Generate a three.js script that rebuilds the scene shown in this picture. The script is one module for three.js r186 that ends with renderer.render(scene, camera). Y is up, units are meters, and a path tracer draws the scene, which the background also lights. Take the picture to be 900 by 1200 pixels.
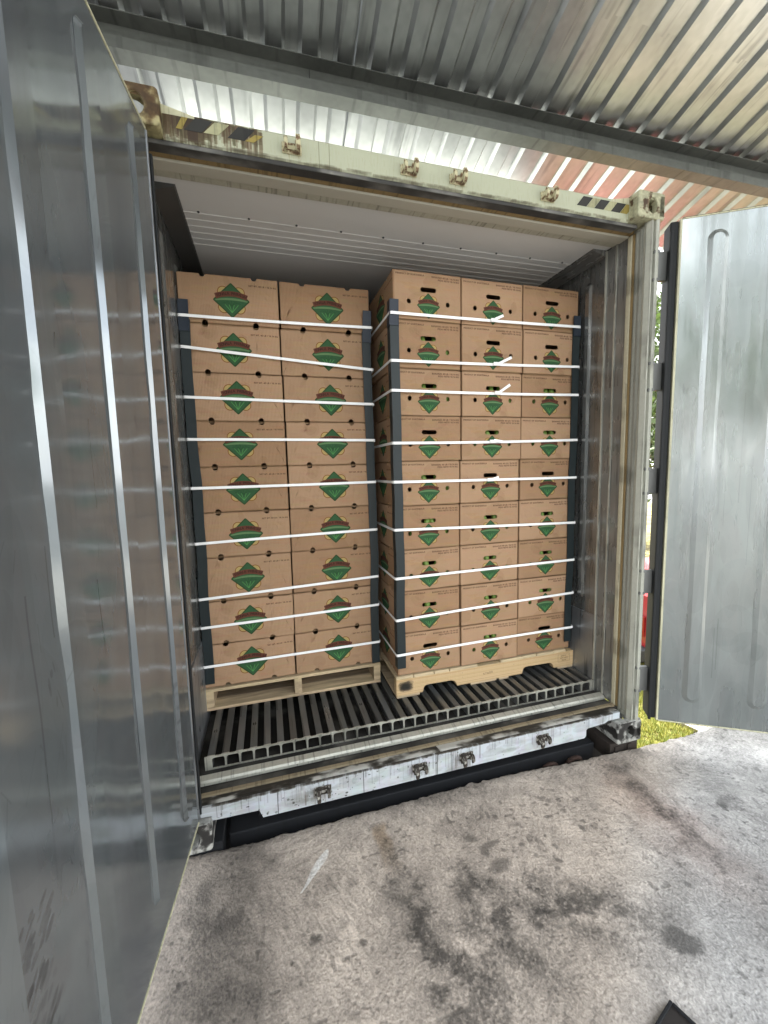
import * as THREE from 'three';
import { mergeGeometries } from 'three/addons/utils/BufferGeometryUtils.js';
import { TessellateModifier } from 'three/addons/modifiers/TessellateModifier.js';
import { RoundedBoxGeometry } from 'three/addons/geometries/RoundedBoxGeometry.js';

// ------------------------------------------------------------------ camera, sky, sun, exposure
const scene = new THREE.Scene();
const renderer = new THREE.WebGLRenderer({ antialias: true });
renderer.setSize(768, 1024);
renderer.toneMapping = THREE.LinearToneMapping;
renderer.toneMappingExposure = 5.2;
renderer.outputColorSpace = THREE.SRGBColorSpace;
renderer.shadowMap.enabled = true;
const camera = new THREE.PerspectiveCamera(103.2, 768 / 1024, 0.05, 600);
camera.rotation.set(-0.1044, -0.2783, -0.0233, 'YXZ');
camera.position.set(-0.759, 1.567, 1.696);
scene.add(camera);

const SKYL = 1.0;
const sunDir = new THREE.Vector3(0.36, 1, -0.312).normalize();
{ // hazy bright sky: pale towards the horizon, soft broken cloud, brighter round the (veiled) sun
  const W = 512, H = 256, d = new Float32Array(W * H * 4), v = new THREE.Vector3();
  const h3 = (i, j) => { let h = Math.imul(i, 374761393) + Math.imul(j, 668265263); h = Math.imul(h ^ (h >>> 13), 1274126177); return ((h ^ (h >>> 16)) >>> 0) / 4294967296; };
  const nz = (x, y) => { const i = Math.floor(x), j = Math.floor(y), u = x - i, w = y - j, a = u * u * (3 - 2 * u), b = w * w * (3 - 2 * w); return (h3(i, j) * (1 - a) + h3(i + 1, j) * a) * (1 - b) + (h3(i, j + 1) * (1 - a) + h3(i + 1, j + 1) * a) * b; };
  for (let j = 0; j < H; j++) for (let i = 0; i < W; i++) {
    const th = (j + 0.5) / H * Math.PI - Math.PI / 2, ph = ((i + 0.5) / W - 0.5) * 2 * Math.PI;   // row 0 = straight down
    v.set(Math.cos(th) * Math.sin(ph + Math.PI / 2), Math.sin(th), Math.cos(th) * -Math.cos(ph + Math.PI / 2));
    const e = Math.max(0, v.y), hz = Math.pow(1 - e, 4), k = 4 * (j * W + i);
    const p = 1.8 / (0.25 + e), c = 0.5 * nz(v.x * p * 1.5 + 9, v.z * p * 1.5) + 0.3 * nz(v.x * p * 3.1, v.z * p * 3.1 + 4) + 0.2 * nz(v.x * p * 6.3 + 2, v.z * p * 6.3);
    const cl = Math.min(1, Math.max(0, (c - 0.42) / 0.25)), s = 0.7 * Math.pow(Math.max(0, v.dot(sunDir)), 12);
    const L = SKYL * (0.72 + 0.3 * hz + s + 0.5 * cl * (1 - 0.5 * hz));
    d[k] = L * (0.90 + 0.08 * hz + 0.06 * cl); d[k + 1] = L * (0.97 + 0.02 * cl); d[k + 2] = L * (1.06 - 0.08 * hz - 0.06 * cl); d[k + 3] = 1;
  }
  const t = new THREE.DataTexture(d, W, H, THREE.RGBAFormat, THREE.FloatType); t.magFilter = THREE.LinearFilter; t.mapping = THREE.EquirectangularReflectionMapping; t.needsUpdate = true;
  scene.background = t; scene.environment = t;
}
const sun = new THREE.DirectionalLight(new THREE.Color(1, 0.97, 0.92), 4.2);
sun.position.copy(sunDir).multiplyScalar(30);
sun.castShadow = true;
Object.assign(sun.shadow.camera, { left: -14, right: 14, top: 14, bottom: -14, near: 1, far: 70 });
sun.shadow.mapSize.set(2048, 2048);
scene.add(sun);

// ------------------------------------------------------------------ small tools
let seed = 20240;
const rnd = () => { seed = (seed + 0x6d2b79f5) | 0; let t = Math.imul(seed ^ (seed >>> 15), 1 | seed); t = (t + Math.imul(t ^ (t >>> 7), 61 | t)) ^ t; return ((t ^ (t >>> 14)) >>> 0) / 4294967296; };
const rr = (a, b) => a + (b - a) * rnd();
const clamp = (x, a = 0, b = 1) => Math.min(b, Math.max(a, x));
const sst = (a, b, x) => { const t = clamp((x - a) / (b - a)); return t * t * (3 - 2 * t); };
const mix = (a, b, t) => a + (b - a) * t;
const hash = (i, j) => { let h = Math.imul(i, 374761393) + Math.imul(j, 668265263); h = Math.imul(h ^ (h >>> 13), 1274126177); return ((h ^ (h >>> 16)) >>> 0) / 4294967296; };
// value noise, periodic over `per` cells when given
function noise(x, y, per = 0) {
  let i = Math.floor(x), j = Math.floor(y); const fx = x - i, fy = y - j;
  const u = fx * fx * (3 - 2 * fx), v = fy * fy * (3 - 2 * fy);
  let i1 = i + 1, j1 = j + 1;
  if (per) { i = ((i % per) + per) % per; j = ((j % per) + per) % per; i1 = ((i1 % per) + per) % per; j1 = ((j1 % per) + per) % per; }
  return mix(mix(hash(i, j), hash(i1, j), u), mix(hash(i, j1), hash(i1, j1), u), v);
}
function fbm(x, y, oct = 4, per = 0) { let s = 0, a = 0.5, t = 0; for (let k = 0; k < oct; k++) { s += a * noise(x + 17 * k, y + 31 * k, per); t += a; a *= 0.5; x *= 2; y *= 2; per *= 2; } return s / t; }

function dataTex(w, h, fn, srgb = true, repeat = true) {
  const d = new Uint8Array(w * h * 4);
  for (let j = 0; j < h; j++) for (let i = 0; i < w; i++) {
    const c = fn((i + 0.5) / w, (j + 0.5) / h), k = 4 * (j * w + i);
    d[k] = clamp(c[0], 0, 255); d[k + 1] = clamp(c[1], 0, 255); d[k + 2] = clamp(c[2], 0, 255); d[k + 3] = 255;
  }
  const t = new THREE.DataTexture(d, w, h, THREE.RGBAFormat);
  t.magFilter = THREE.LinearFilter; t.minFilter = THREE.LinearMipmapLinearFilter; t.generateMipmaps = true;
  if (srgb) t.colorSpace = THREE.SRGBColorSpace;
  t.wrapS = t.wrapT = repeat ? THREE.RepeatWrapping : THREE.ClampToEdgeWrapping;
  t.needsUpdate = true; return t;
}
function canvasTex(w, h, draw, repeat = false) {
  const c = document.createElement('canvas'); c.width = w; c.height = h; draw(c.getContext('2d'), w, h);
  const t = new THREE.CanvasTexture(c); t.colorSpace = THREE.SRGBColorSpace; t.anisotropy = 8;
  t.wrapS = t.wrapT = repeat ? THREE.RepeatWrapping : THREE.ClampToEdgeWrapping; return t;
}
const std = (o) => new THREE.MeshStandardMaterial(o);
const lin = (r, g, b) => new THREE.Color().setRGB(r, g, b);

// box-projected uv in metres
function buv(g, s = 1) {
  if (g.index) g = g.toNonIndexed();
  const p = g.attributes.position, uv = new Float32Array(p.count * 2);
  const a = new THREE.Vector3(), b = new THREE.Vector3(), c = new THREE.Vector3();
  for (let i = 0; i < p.count; i += 3) {
    a.fromBufferAttribute(p, i); b.fromBufferAttribute(p, i + 1); c.fromBufferAttribute(p, i + 2);
    const n = b.clone().sub(a).cross(c.clone().sub(a)), ax = Math.abs(n.x), ay = Math.abs(n.y), az = Math.abs(n.z);
    [a, b, c].forEach((q, k) => { const u = ax >= ay && ax >= az ? q.z : q.x, v = ay > ax && ay >= az ? q.z : q.y; uv[2 * (i + k)] = u * s; uv[2 * (i + k) + 1] = v * s; });
  }
  g.setAttribute('uv', new THREE.BufferAttribute(uv, 2)); return g;
}
const merge = (l) => mergeGeometries(l.map((g) => { g = g.index ? g.toNonIndexed() : g; for (const k of Object.keys(g.attributes)) if (!['position', 'normal', 'uv'].includes(k)) g.deleteAttribute(k); return g; }));
const box = (x0, x1, y0, y1, z0, z1, r = 0) => {
  const w = x1 - x0, h = y1 - y0, d = z1 - z0;
  const g = r ? new RoundedBoxGeometry(w, h, d, 2, Math.min(r, w / 2.01, h / 2.01, d / 2.01)) : new THREE.BoxGeometry(w, h, d);
  g.translate((x0 + x1) / 2, (y0 + y1) / 2, (z0 + z1) / 2); return buv(g);
};
// extrude a polygon [[a,b],...] of the given plane along the third axis from c0 to c1
function prism(plane, pts, c0, c1) {
  const s = new THREE.Shape(pts.map(([a, b]) => new THREE.Vector2(a, b)));
  const g = new THREE.ExtrudeGeometry(s, { depth: c1 - c0, bevelEnabled: false, steps: 1 });
  g.translate(0, 0, c0);
  if (plane === 'zy') g.applyMatrix4(new THREE.Matrix4().set(0, 0, 1, 0, 0, 1, 0, 0, 1, 0, 0, 0, 0, 0, 0, 1));   // (z,y,x) -> (x,y,z)
  if (plane === 'xz') g.applyMatrix4(new THREE.Matrix4().set(1, 0, 0, 0, 0, 0, 1, 0, 0, 1, 0, 0, 0, 0, 0, 1));   // (x,z,y)
  if (plane !== 'xy') { const ix = g.index; if (ix) g.setIndex(null); const p = g.attributes.position.array; for (let i = 0; i < p.length; i += 9) for (let k = 0; k < 3; k++) { const t = p[i + 3 + k]; p[i + 3 + k] = p[i + 6 + k]; p[i + 6 + k] = t; } g.computeVertexNormals(); }
  return buv(g);
}
function ribbon(pts, w, t, closedEnds = true) {    // flat vertical band of height w and thickness t along pts (x,y,z), outward = right of travel
  const pos = [], n = pts.length, N = [];
  for (let i = 0; i < n; i++) {
    const a = pts[Math.max(0, i - 1)], b = pts[Math.min(n - 1, i + 1)];
    const dx = b[0] - a[0], dz = b[2] - a[2], l = Math.hypot(dx, dz) || 1; N.push([-dz / l, dx / l]);
  }
  const ring = (i) => { const [x, y, z] = pts[i], [nx, nz] = N[i], o = t / 2; return [[x + nx * o, y + w / 2, z + nz * o], [x + nx * o, y - w / 2, z + nz * o], [x - nx * o, y - w / 2, z - nz * o], [x - nx * o, y + w / 2, z - nz * o]]; };
  for (let i = 0; i < n - 1; i++) { const A = ring(i), B = ring(i + 1); for (let k = 0; k < 4; k++) { const q = (k + 1) % 4; pos.push(...A[k], ...B[k], ...B[q], ...A[k], ...B[q], ...A[q]); } }
  for (const i of [0, n - 1]) { const A = ring(i); pos.push(...A[0], ...A[1], ...A[2], ...A[0], ...A[2], ...A[3]); }
  const g = new THREE.BufferGeometry(); g.setAttribute('position', new THREE.Float32BufferAttribute(pos, 3)); g.computeVertexNormals(); return buv(g);
}
const used = {};
function numbered(n) { const k = used[n] = (used[n] ?? -1) + 1; return k ? `${n}_${String(k).padStart(3, '0')}` : n; }
function mesh(name, g, m, parent, label) {
  const o = new THREE.Mesh(g, m); o.name = parent === scene ? numbered(name) : name; o.castShadow = o.receiveShadow = true;
  if (label) o.userData.label = label;
  parent.add(o); return o;
}
function thing(name, label, category, pos = [0, 0, 0], group) {
  const o = new THREE.Group(); o.name = numbered(name); o.position.set(...pos); o.userData = { label, category };
  if (group) o.userData.group = group; scene.add(o); return o;
}
const sub = (name, parent) => { const o = new THREE.Group(); o.name = name; parent.add(o); return o; };
const struct = (o) => { o.userData.kind = 'structure'; return o; };

// ------------------------------------------------------------------ materials
const grimeMap = dataTex(512, 512, (u, v) => {                     // off-white paint with vertical streaks and spots
  const s = fbm(u * 96, v * 3, 4, 96) , b = fbm(u * 6, v * 6, 4, 6), f = noise(u * 128, v * 128, 128);
  let k = 0.9 - 0.2 * sst(0.56, 0.8, s) - 0.2 * sst(0.48, 0.75, b) + 0.05 * (f - 0.5);
  return [236 * k, 234 * k, 222 * (k - 0.01)];
});
const steelMap = dataTex(512, 512, (u, v) => {                     // worn bare metal: dull vertical smears
  const s = fbm(u * 64, v * 4, 4, 64), b = fbm(u * 5, v * 5, 5, 5);
  const k = 0.86 + 0.2 * (b - 0.5) - 0.2 * sst(0.55, 0.8, s); return [215 * k, 217 * k, 216 * k];
});
const roughMap = dataTex(512, 512, (u, v) => { const b = fbm(u * 7, v * 7, 5, 7), s = fbm(u * 60, v * 5, 3, 60); const k = 150 + 160 * (b - 0.5) + 90 * (s - 0.5); return [k, k, k]; }, false);
const dirtMap = dataTex(512, 512, (u, v) => { const b = fbm(u * 9, v * 9, 5, 9), s = fbm(u * 4, v * 4, 3, 4); const k = 0.35 + 0.9 * sst(0.35, 0.75, b) * s; return [150 * k, 148 * k, 142 * k]; });
const woodMap = dataTex(512, 512, (u, v) => {                      // grain along u
  const g = fbm(u * 4, v * 60 + 2 * noise(u * 6, v * 8, 0), 4, 0), b = fbm(u * 3, v * 8, 3, 0), f = noise(u * 40, v * 200);
  const k = 0.86 + 0.34 * (g - 0.5) + 0.2 * (b - 0.5) + 0.06 * (f - 0.5); return [208 * k, 186 * k * (0.98 + 0.04 * b), 152 * k];
});
const greyWoodMap = dataTex(256, 256, (u, v) => { const g = fbm(u * 4, v * 40, 4), k = 0.8 + 0.5 * (g - 0.5); return [172 * k, 150 * k, 122 * k]; });
const galvMap = dataTex(512, 512, (u, v) => {
  const b = fbm(u * 5, v * 5, 4, 5), c = noise(u * 60, v * 60, 60), s = fbm(u * 40, v * 3, 3, 40), k = 0.86 + 0.22 * (b - 0.5) + 0.05 * (c - 0.5) - 0.12 * sst(0.6, 0.85, s);
  return [212 * k, 214 * k, 214 * k];
});

const M = {};
M.grime = std({ map: grimeMap, color: lin(0.58, 0.575, 0.53), roughness: 0.55 });
M.lining = std({ map: steelMap, color: lin(0.5, 0.495, 0.48), roughness: 0.5, metalness: 0.5, roughnessMap: roughMap });
M.post = std({ map: grimeMap, color: lin(0.58, 0.595, 0.585), roughness: 0.5 });
M.trim = std({ color: lin(0.05, 0.05, 0.048), roughness: 0.45 });
M.step = std({ map: grimeMap, color: lin(0.36, 0.37, 0.365), roughness: 0.5 });
M.seal = std({ map: grimeMap, color: lin(0.68, 0.64, 0.53), roughness: 0.6 });
M.cream = std({ map: grimeMap, color: lin(0.75, 0.74, 0.58), roughness: 0.55 });
M.darkGrime = std({ map: dirtMap, roughness: 0.75 });
M.orange = std({ map: grimeMap, color: lin(0.36, 0.26, 0.13), roughness: 0.8 });
M.steel = std({ map: steelMap, roughnessMap: roughMap, roughness: 0.42, metalness: 1 });
M.wall = std({ map: steelMap, color: lin(0.6, 0.6, 0.59), roughnessMap: roughMap, roughness: 0.5, metalness: 0.8 });
M.kick = std({ map: steelMap, color: lin(0.72, 0.74, 0.78), roughnessMap: roughMap, roughness: 0.75, metalness: 0.8 });
M.ceiling = std({ color: lin(0.6, 0.6, 0.585), roughness: 0.42 });
M.black = std({ color: lin(0.012, 0.013, 0.015), roughness: 0.6 });
M.rubber = std({ color: lin(0.0045, 0.006, 0.007), roughness: 0.7 });
M.navy = std({ color: lin(0.005, 0.007, 0.012), roughness: 0.85, map: steelMap });
M.rust = std({ color: lin(0.08, 0.04, 0.028), roughness: 0.9, map: steelMap });
M.hinge = std({ color: lin(0.36, 0.36, 0.35), roughness: 0.5, metalness: 0.2, map: steelMap });
M.bar = std({ map: steelMap, color: lin(0.34, 0.345, 0.345), roughnessMap: roughMap, roughness: 0.75, metalness: 0.6 });
M.alu = std({ map: grimeMap, color: lin(0.78, 0.79, 0.8), roughness: 0.5, metalness: 0.55 });
M.pan = std({ map: dirtMap, color: lin(0.3, 0.29, 0.28), roughness: 0.85 });
M.strap = std({ color: lin(0.92, 0.92, 0.91), roughness: 0.35 });
M.guardBlue = std({ color: lin(0.006, 0.013, 0.026), roughness: 0.45 });
M.guardSlate = std({ color: lin(0.008, 0.0155, 0.0175), roughness: 0.5 });
M.kraft = std({ color: lin(0.42, 0.27, 0.15), roughness: 0.9 });
M.kraftDark = std({ color: lin(0.3, 0.19, 0.1), roughness: 0.95 });
M.banana = std({ color: lin(0.16, 0.26, 0.045), roughness: 0.5 });
M.wood = std({ map: woodMap, roughness: 0.85 });
M.greyWood = std({ map: greyWoodMap, roughness: 0.9 });
M.galv = std({ map: galvMap, color: lin(0.95, 0.955, 0.96), roughness: 0.36, metalness: 1, side: THREE.DoubleSide });
M.beam = std({ map: galvMap, color: lin(0.3, 0.31, 0.285), roughness: 0.55, metalness: 0.6, side: THREE.DoubleSide });
M.white = std({ color: lin(0.75, 0.76, 0.76), roughness: 0.5 });

// ------------------------------------------------------------------ the setting: ground, dock
const groundY = -1.2;
{
  const gmap = dataTex(512, 512, (u, v) => { const b = fbm(u * 8, v * 8, 5, 8), f = fbm(u * 60, v * 60, 2, 60), k = 0.7 + 0.7 * (b - 0.5) + 0.4 * (f - 0.5); return [146 * k, 146 * k, 145 * k]; });
  const g = buv(new THREE.PlaneGeometry(400, 400, 1, 1).rotateX(-Math.PI / 2), 0.35);
  const o = struct(mesh('ground', g, std({ map: gmap, roughness: 1 }), scene)); o.position.y = groundY;
  o.userData.label = 'pale gravel yard ground around the loading dock';
  const lmap = dataTex(512, 512, (u, v) => { const b = fbm(u * 8, v * 8, 5, 8), f = fbm(u * 60, v * 60, 2, 60), k = 0.7 + 0.7 * (b - 0.5) + 0.4 * (f - 0.5); return [158 * k + 12, 160 * k, 92 * k]; });
  const l = struct(mesh('lawn', buv(new THREE.BoxGeometry(24, 0.012, 30).translate(13.35, groundY + 0.002, -15.1), 0.4), std({ map: lmap, roughness: 1 }), scene)); l.userData.label = 'sunlit lawn beside the container';
}
const dockY = -0.03;
const edgePts = [[-3.5, -0.03], [-1.12, -0.03], [-0.88, -0.018], [-0.5, -0.022], [-0.08, -0.03], [0.4, -0.026], [0.92, 0.004], [1.17, 0.016], [1.5, 0.02], [1.75, 0.0], [2.0, -0.05], [6, -0.12]];
const edgeZ = (x) => { for (let i = 0; i < edgePts.length - 1; i++) if (x <= edgePts[i + 1][0]) { const a = edgePts[i], b = edgePts[i + 1]; return mix(a[1], b[1], sst(0, 1, (x - a[0]) / (b[0] - a[0]))); } return edgePts.at(-1)[1]; };
const DX0 = -1.5, DX1 = 2.7, DZ0 = -0.1, DZ1 = 2.0;
// stains that belong to the concrete: [x, z, rx, rz, strength, r,g,b multiplier index]
const stains = [
  [-0.33, 0.33, 0.035, 0.1, 0.7], [-0.305, 0.45, 0.045, 0.1, 0.95], [-0.29, 0.56, 0.05, 0.1, 0.9], [-0.3, 0.68, 0.06, 0.12, 0.75], [-0.31, 0.8, 0.07, 0.16, 0.6],
  [-0.06, 0.44, 0.05, 0.05, 0.95], [0.0, 0.5, 0.06, 0.06, 0.75], [-0.1, 0.53, 0.05, 0.09, 0.55], [0.06, 0.56, 0.07, 0.05, 0.85], [0.13, 0.54, 0.05, 0.05, 0.8], [0.2, 0.6, 0.08, 0.05, 0.95], [0.29, 0.63, 0.07, 0.05, 0.8], [0.37, 0.68, 0.05, 0.07, 0.5],
  [-0.16, 0.64, 0.07, 0.06, 0.6], [-0.06, 0.66, 0.08, 0.06, 0.75], [0.06, 0.66, 0.08, 0.05, 0.6], [-0.14, 0.8, 0.12, 0.1, 0.55], [-0.02, 0.88, 0.12, 0.1, 0.4],
  [-0.36, 0.2, 0.03, 0.12, 0.32], [0.15, 0.3, 0.2, 0.14, 0.22], [0.5, 0.7, 0.2, 0.1, 0.35], [0.3, 0.75, 0.2, 0.08, 0.3], [0.75, 0.8, 0.2, 0.1, 0.3],
  [0.97, 0.13, 0.05, 0.09, 0.6], [0.94, 0.26, 0.035, 0.12, 0.6], [0.9, 0.4, 0.03, 0.12, 0.75], [0.88, 0.52, 0.035, 0.1, 0.75], [0.92, 0.64, 0.025, 0.08, 0.55],
  [-1.0, 0.3, 0.12, 0.2, 0.3], [-1.06, 0.45, 0.14, 0.2, 0.4], [-0.97, 0.12, 0.09, 0.08, 0.35], [-0.9, 0.5, 0.08, 0.14, 0.35], [-1.12, 0.3, 0.05, 0.1, 0.5],
];
const spots = [[0.496, 0.797, 0.045, 0.03, 0.9], [1.255, 0.46, 0.06, 0.03, 0.7], [0.06, 0.4, 0.035, 0.022, 0.75], [0.076, 0.304, 0.04, 0.015, 0.7], [0.04, 0.32, 0.015, 0.02, 0.7], [0.02, 0.25, 0.02, 0.014, 0.6], [-0.974, 0.289, 0.03, 0.035, 0.7], [-0.94, 0.28, 0.02, 0.03, 0.6], [-1.0, 0.25, 0.012, 0.02, 0.6], [-0.679, 0.448, 0.016, 0.016, 0.9], [-0.537, 0.505, 0.016, 0.014, 0.9], [-1.068, 0.151, 0.03, 0.03, 0.6], [-0.52, 0.29, 0.016, 0.016, 0.5]];
for (let k = 0; k < 42; k++) { const a = rr(0.0, 0.42); spots.push([a + rr(-0.1, 0.35), 0.1 + rr(0, 0.34), rr(0.006, 0.018), rr(0.005, 0.014), rr(0.35, 0.75)]); }
for (let k = 0; k < 50; k++) spots.push([rr(-1.1, 1.9), rr(0.05, 1.6), rr(0.004, 0.013), rr(0.004, 0.012), rr(0.3, 0.7)]);
const blob = (dx, dz) => { const d = dx * dx + dz * dz; return d > 9 ? 0 : Math.exp(-d * 0.9); };
const dirs = [0.35, 1.15, 2.0, 2.75].map((a) => [Math.cos(a), Math.sin(a)]);
function trowel(x, z) {                                               // short ridges left by the broom, patches of a few directions
  let t = 0, w = 0; const wx = x + 0.012 * noise(x * 40, z * 40), wz = z + 0.012 * noise(x * 40 + 9, z * 40);
  dirs.forEach(([c, s], k) => { const m = Math.pow(noise(x * 3.1 + 13 * k, z * 3.1 + 7 * k), 3) + 0.02; const p = wx * c + wz * s, q = -wx * s + wz * c; t += m * noise(p * 34 + 5 * k, q * 130); w += m; });
  return t / w;
}
{
  const W = 2048, H = 1024, dc = new Uint8Array(W * H * 4), dh = new Uint8Array(W * H * 4);
  for (let j = 0; j < H; j++) for (let i = 0; i < W; i++) {
    const x = mix(DX0, DX1, (i + 0.5) / W), z = mix(DZ0, DZ1, (j + 0.5) / H), k = 4 * (j * W + i);
    const big = fbm(x * 2.2, z * 2.2, 3), mid = fbm(x * 11 + 3, z * 11, 3), fine = noise(x * 190, z * 190), fine2 = noise(x * 420, z * 420), t = trowel(x, z);
    let st = 0;
    const wx = x + 0.05 * (fbm(x * 9, z * 9 + 40, 2) - 0.5), wz = z + 0.05 * (fbm(x * 9 + 70, z * 9, 2) - 0.5);
    const gx = x + 0.15 * (fbm(x * 11, z * 11 + 90, 5) - 0.5), gz = z + 0.15 * (fbm(x * 11 + 20, z * 11, 5) - 0.5);
    for (const s of stains) { const b = blob((gx - s[0]) / s[2] * 0.68, (gz - s[1]) / s[3] * 0.68); if (b) st += s[4] * b; }
    const gr3 = fbm(x * 120, z * 120, 3), cloud = fbm(x * 15 + z * 6, z * 17 - x * 9, 4), st0 = (1 - Math.exp(-0.75 * st)) * clamp(-0.05 + 2.2 * cloud * (0.6 + 0.8 * mid), 0.3, 1.25);
    const mask = sst(0.34, 0.66, 0.4 * t + 0.6 * gr3 + 0.3 * (st0 - 0.5)); st = st0 * (0.34 + 0.5 * mask);
    let sp = 0;
    for (const s of spots) { const dx = (wx - s[0]) / s[2], dz = (wz - s[1]) / s[3], d = dx * dx + dz * dz; if (d < 4) sp = Math.max(sp, s[4] * 0.8 * sst(2.3, 0.0, d + 2.4 * (mid - 0.5) + 1.6 * (gr3 - 0.5) + 0.6 * (fine - 0.5))); }
    const ridge = sst(0.06, 0, Math.abs(wx - (-0.845 + 0.02 * Math.sin(z * 7)))) * (x < -0.845 ? 1 : 0);
    const pit = sst(0.74, 0.9, noise(x * 75, z * 75)) * noise(x * 9, z * 9 + 3) + 0.9 * sst(0.8, 0.92, noise(x * 46 + 7, z * 46)) * sst(0.5, 0.7, noise(x * 5 + 2, z * 5));
    let L = 0.9 + 0.3 * (big - 0.5) + 0.26 * (mid - 0.5) + 0.15 * (fine - 0.5) + 0.16 * (fine2 - 0.5) + 0.26 * (t - 0.5) - 0.2 * pit;
    const lx = gx + 0.03 * Math.sin(z * 6); L *= 1 - 0.2 * sst(-0.78, -0.9, lx) * sst(1.2, 0.2, Math.abs(z - 0.35)) - 0.1 * ridge * noise(x * 4, z * 4);
    L *= 1 - 0.7 * st; L *= 1 - 0.6 * sp * (0.7 + 0.3 * fine);
    let r = 192 * L, g = 179.5 * L, b = 167 * L;
    const cool = sst(0.35, 0.9, 0.75 * x + z * 0.9 - 0.45 + 0.3 * (big - 0.5)); r = mix(r, 172 * L, cool); g = mix(g, 170 * L, cool); b = mix(b, 168 * L, cool);   // smoother, greyer screed to the right
    const red = 0.4 * blob((gx - 0.9) / 0.12, (gz - 0.48) / 0.3); r *= 1 - 0.1 * red; g *= 1 - 0.24 * red; b *= 1 - 0.3 * red;
    const ru = sst(0.05, 0.02, Math.abs(wx + 0.352)) * sst(0.05, 0.09, z) * sst(0.34, 0.1, z) * (0.5 + 0.5 * mid); r *= 1 - 0.16 * ru; g *= 1 - 0.22 * ru; b *= 1 - 0.3 * ru;
    // spilled white plaster, a thin splash
    const wl = (z - 0.115) / 0.15, wc = -0.585 - 0.8 * (z - 0.115), ww = 0.03 * Math.sin(Math.PI * clamp(wl)) * (1.1 - wl) + 0.004;
    const wh = wl > 0 && wl < 1 ? sst(ww, ww * 0.55, Math.abs(wx - wc)) * (0.6 + 0.5 * fine) : 0; r = mix(r, 222, wh * 0.8); g = mix(g, 222, wh * 0.8); b = mix(b, 220, wh * 0.8);
    dc[k] = clamp(r, 0, 255); dc[k + 1] = clamp(g, 0, 255); dc[k + 2] = clamp(b, 0, 255); dc[k + 3] = 255;
    const smooth = 1 - 0.6 * cool;
    const hgt = 128 + 150 * smooth * (t - 0.5) + 90 * (fine - 0.5) + 60 * (fine2 - 0.5) + 60 * (mid - 0.5) - 70 * pit + 30 * wh; dh[k] = dh[k + 1] = dh[k + 2] = clamp(hgt, 0, 255); dh[k + 3] = 255;
  }
  const tex = (d, s) => { const t = new THREE.DataTexture(d, W, H, THREE.RGBAFormat); t.magFilter = THREE.LinearFilter; t.minFilter = THREE.LinearMipmapLinearFilter; t.generateMipmaps = true; t.wrapS = t.wrapT = THREE.ClampToEdgeWrapping; if (s) t.colorSpace = THREE.SRGBColorSpace; t.anisotropy = 8; t.needsUpdate = true; return t; };
  M.dock = std({ map: tex(dc, true), bumpMap: tex(dh, false), bumpScale: 0.0045, roughness: 0.88 });
  M.slab = std({ map: dataTex(512, 512, (u, v) => { const k = 0.9 + 0.3 * (fbm(u * 8, v * 8, 5, 8) - 0.5) + 0.1 * (noise(u * 200, v * 200, 200) - 0.5); return [172 * k, 166 * k, 158 * k]; }), roughness: 0.9 });
  const dock = new THREE.Group(); dock.name = 'loading_dock'; struct(dock); dock.userData.label = 'stained rough concrete loading dock'; scene.add(dock);
  // visible slab: grid whose first rows fold down over the ragged front edge
  const NX = 420, zs = [0]; for (let z = 0.006; z < 1.0; z *= 1.06) zs.push(z); for (let k = 1; k <= 40; k++) zs.push(1.0 + k * 0.027);
  const prof = [[-0.012, -1.16], [-0.012, -0.4], [-0.008, -0.12], [0, -0.05], [0, -0.02], [0.002, -0.008]];
  const pos = [], uv = [], idx = [], cols = prof.length + zs.length;
  for (let i = 0; i <= NX; i++) {
    const x = mix(DX0, DX1, i / NX), rag = 0.016 * (fbm(x * 9, 3.3, 4) - 0.5) + 0.008 * (noise(x * 60, 8.1) - 0.5) - (noise(x * 5.3, 1.7) > 0.78 ? 0.012 * (noise(x * 30, 5) ) : 0);
    const ez = edgeZ(x) + rag;
    for (const [dz, dy] of prof) { const j = 0.02 * (fbm(x * 14, dy * 14, 3) - 0.5); pos.push(x, dockY + dy, ez + dz + j * (dy < -0.01 ? 1 : 0.3)); uv.push((x - DX0) / (DX1 - DX0), clamp((ez - DZ0) / (DZ1 - DZ0), 0.01, 1)); }
    zs.forEach((zz, k) => {
      const z = Math.min(DZ1, ez + 0.006 + zz * (k === zs.length - 1 ? 9 : 1));
      let y = dockY + 0.012 * (fbm(x * 2.5, z * 2.5, 3) - 0.5) + 0.005 * (fbm(x * 16, z * 16, 2) - 0.5) - 0.008 * Math.exp(-zz * 60);
      y += 0.012 * Math.exp(-(((x - (0.9 + 0.05 * Math.sin(z * 6))) / 0.05) ** 2)) * sst(0.75, 0.3, z);
      pos.push(x, y, z); uv.push((x - DX0) / (DX1 - DX0), (z - DZ0) / (DZ1 - DZ0));
    });
  }
  for (let i = 0; i < NX; i++) for (let j = 0; j < cols - 1; j++) { const a = i * cols + j, b = a + cols; idx.push(a, a + 1, b, b, a + 1, b + 1); }
  const g = new THREE.BufferGeometry(); g.setAttribute('position', new THREE.Float32BufferAttribute(pos, 3)); g.setAttribute('uv', new THREE.Float32BufferAttribute(uv, 2)); g.setIndex(idx); g.computeVertexNormals();
  mesh('concrete_surface', g, M.dock, dock);
  mesh('dock_slab', box(DX1, 6, -1.19, dockY, -0.12, 6), M.slab, dock);
  mesh('dock_slab', box(-6, DX0, -1.19, dockY, -0.03, 6), M.slab, dock);
  mesh('dock_slab', box(DX0, DX1, -1.19, dockY, DZ1, 6), M.slab, dock);
}

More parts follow.
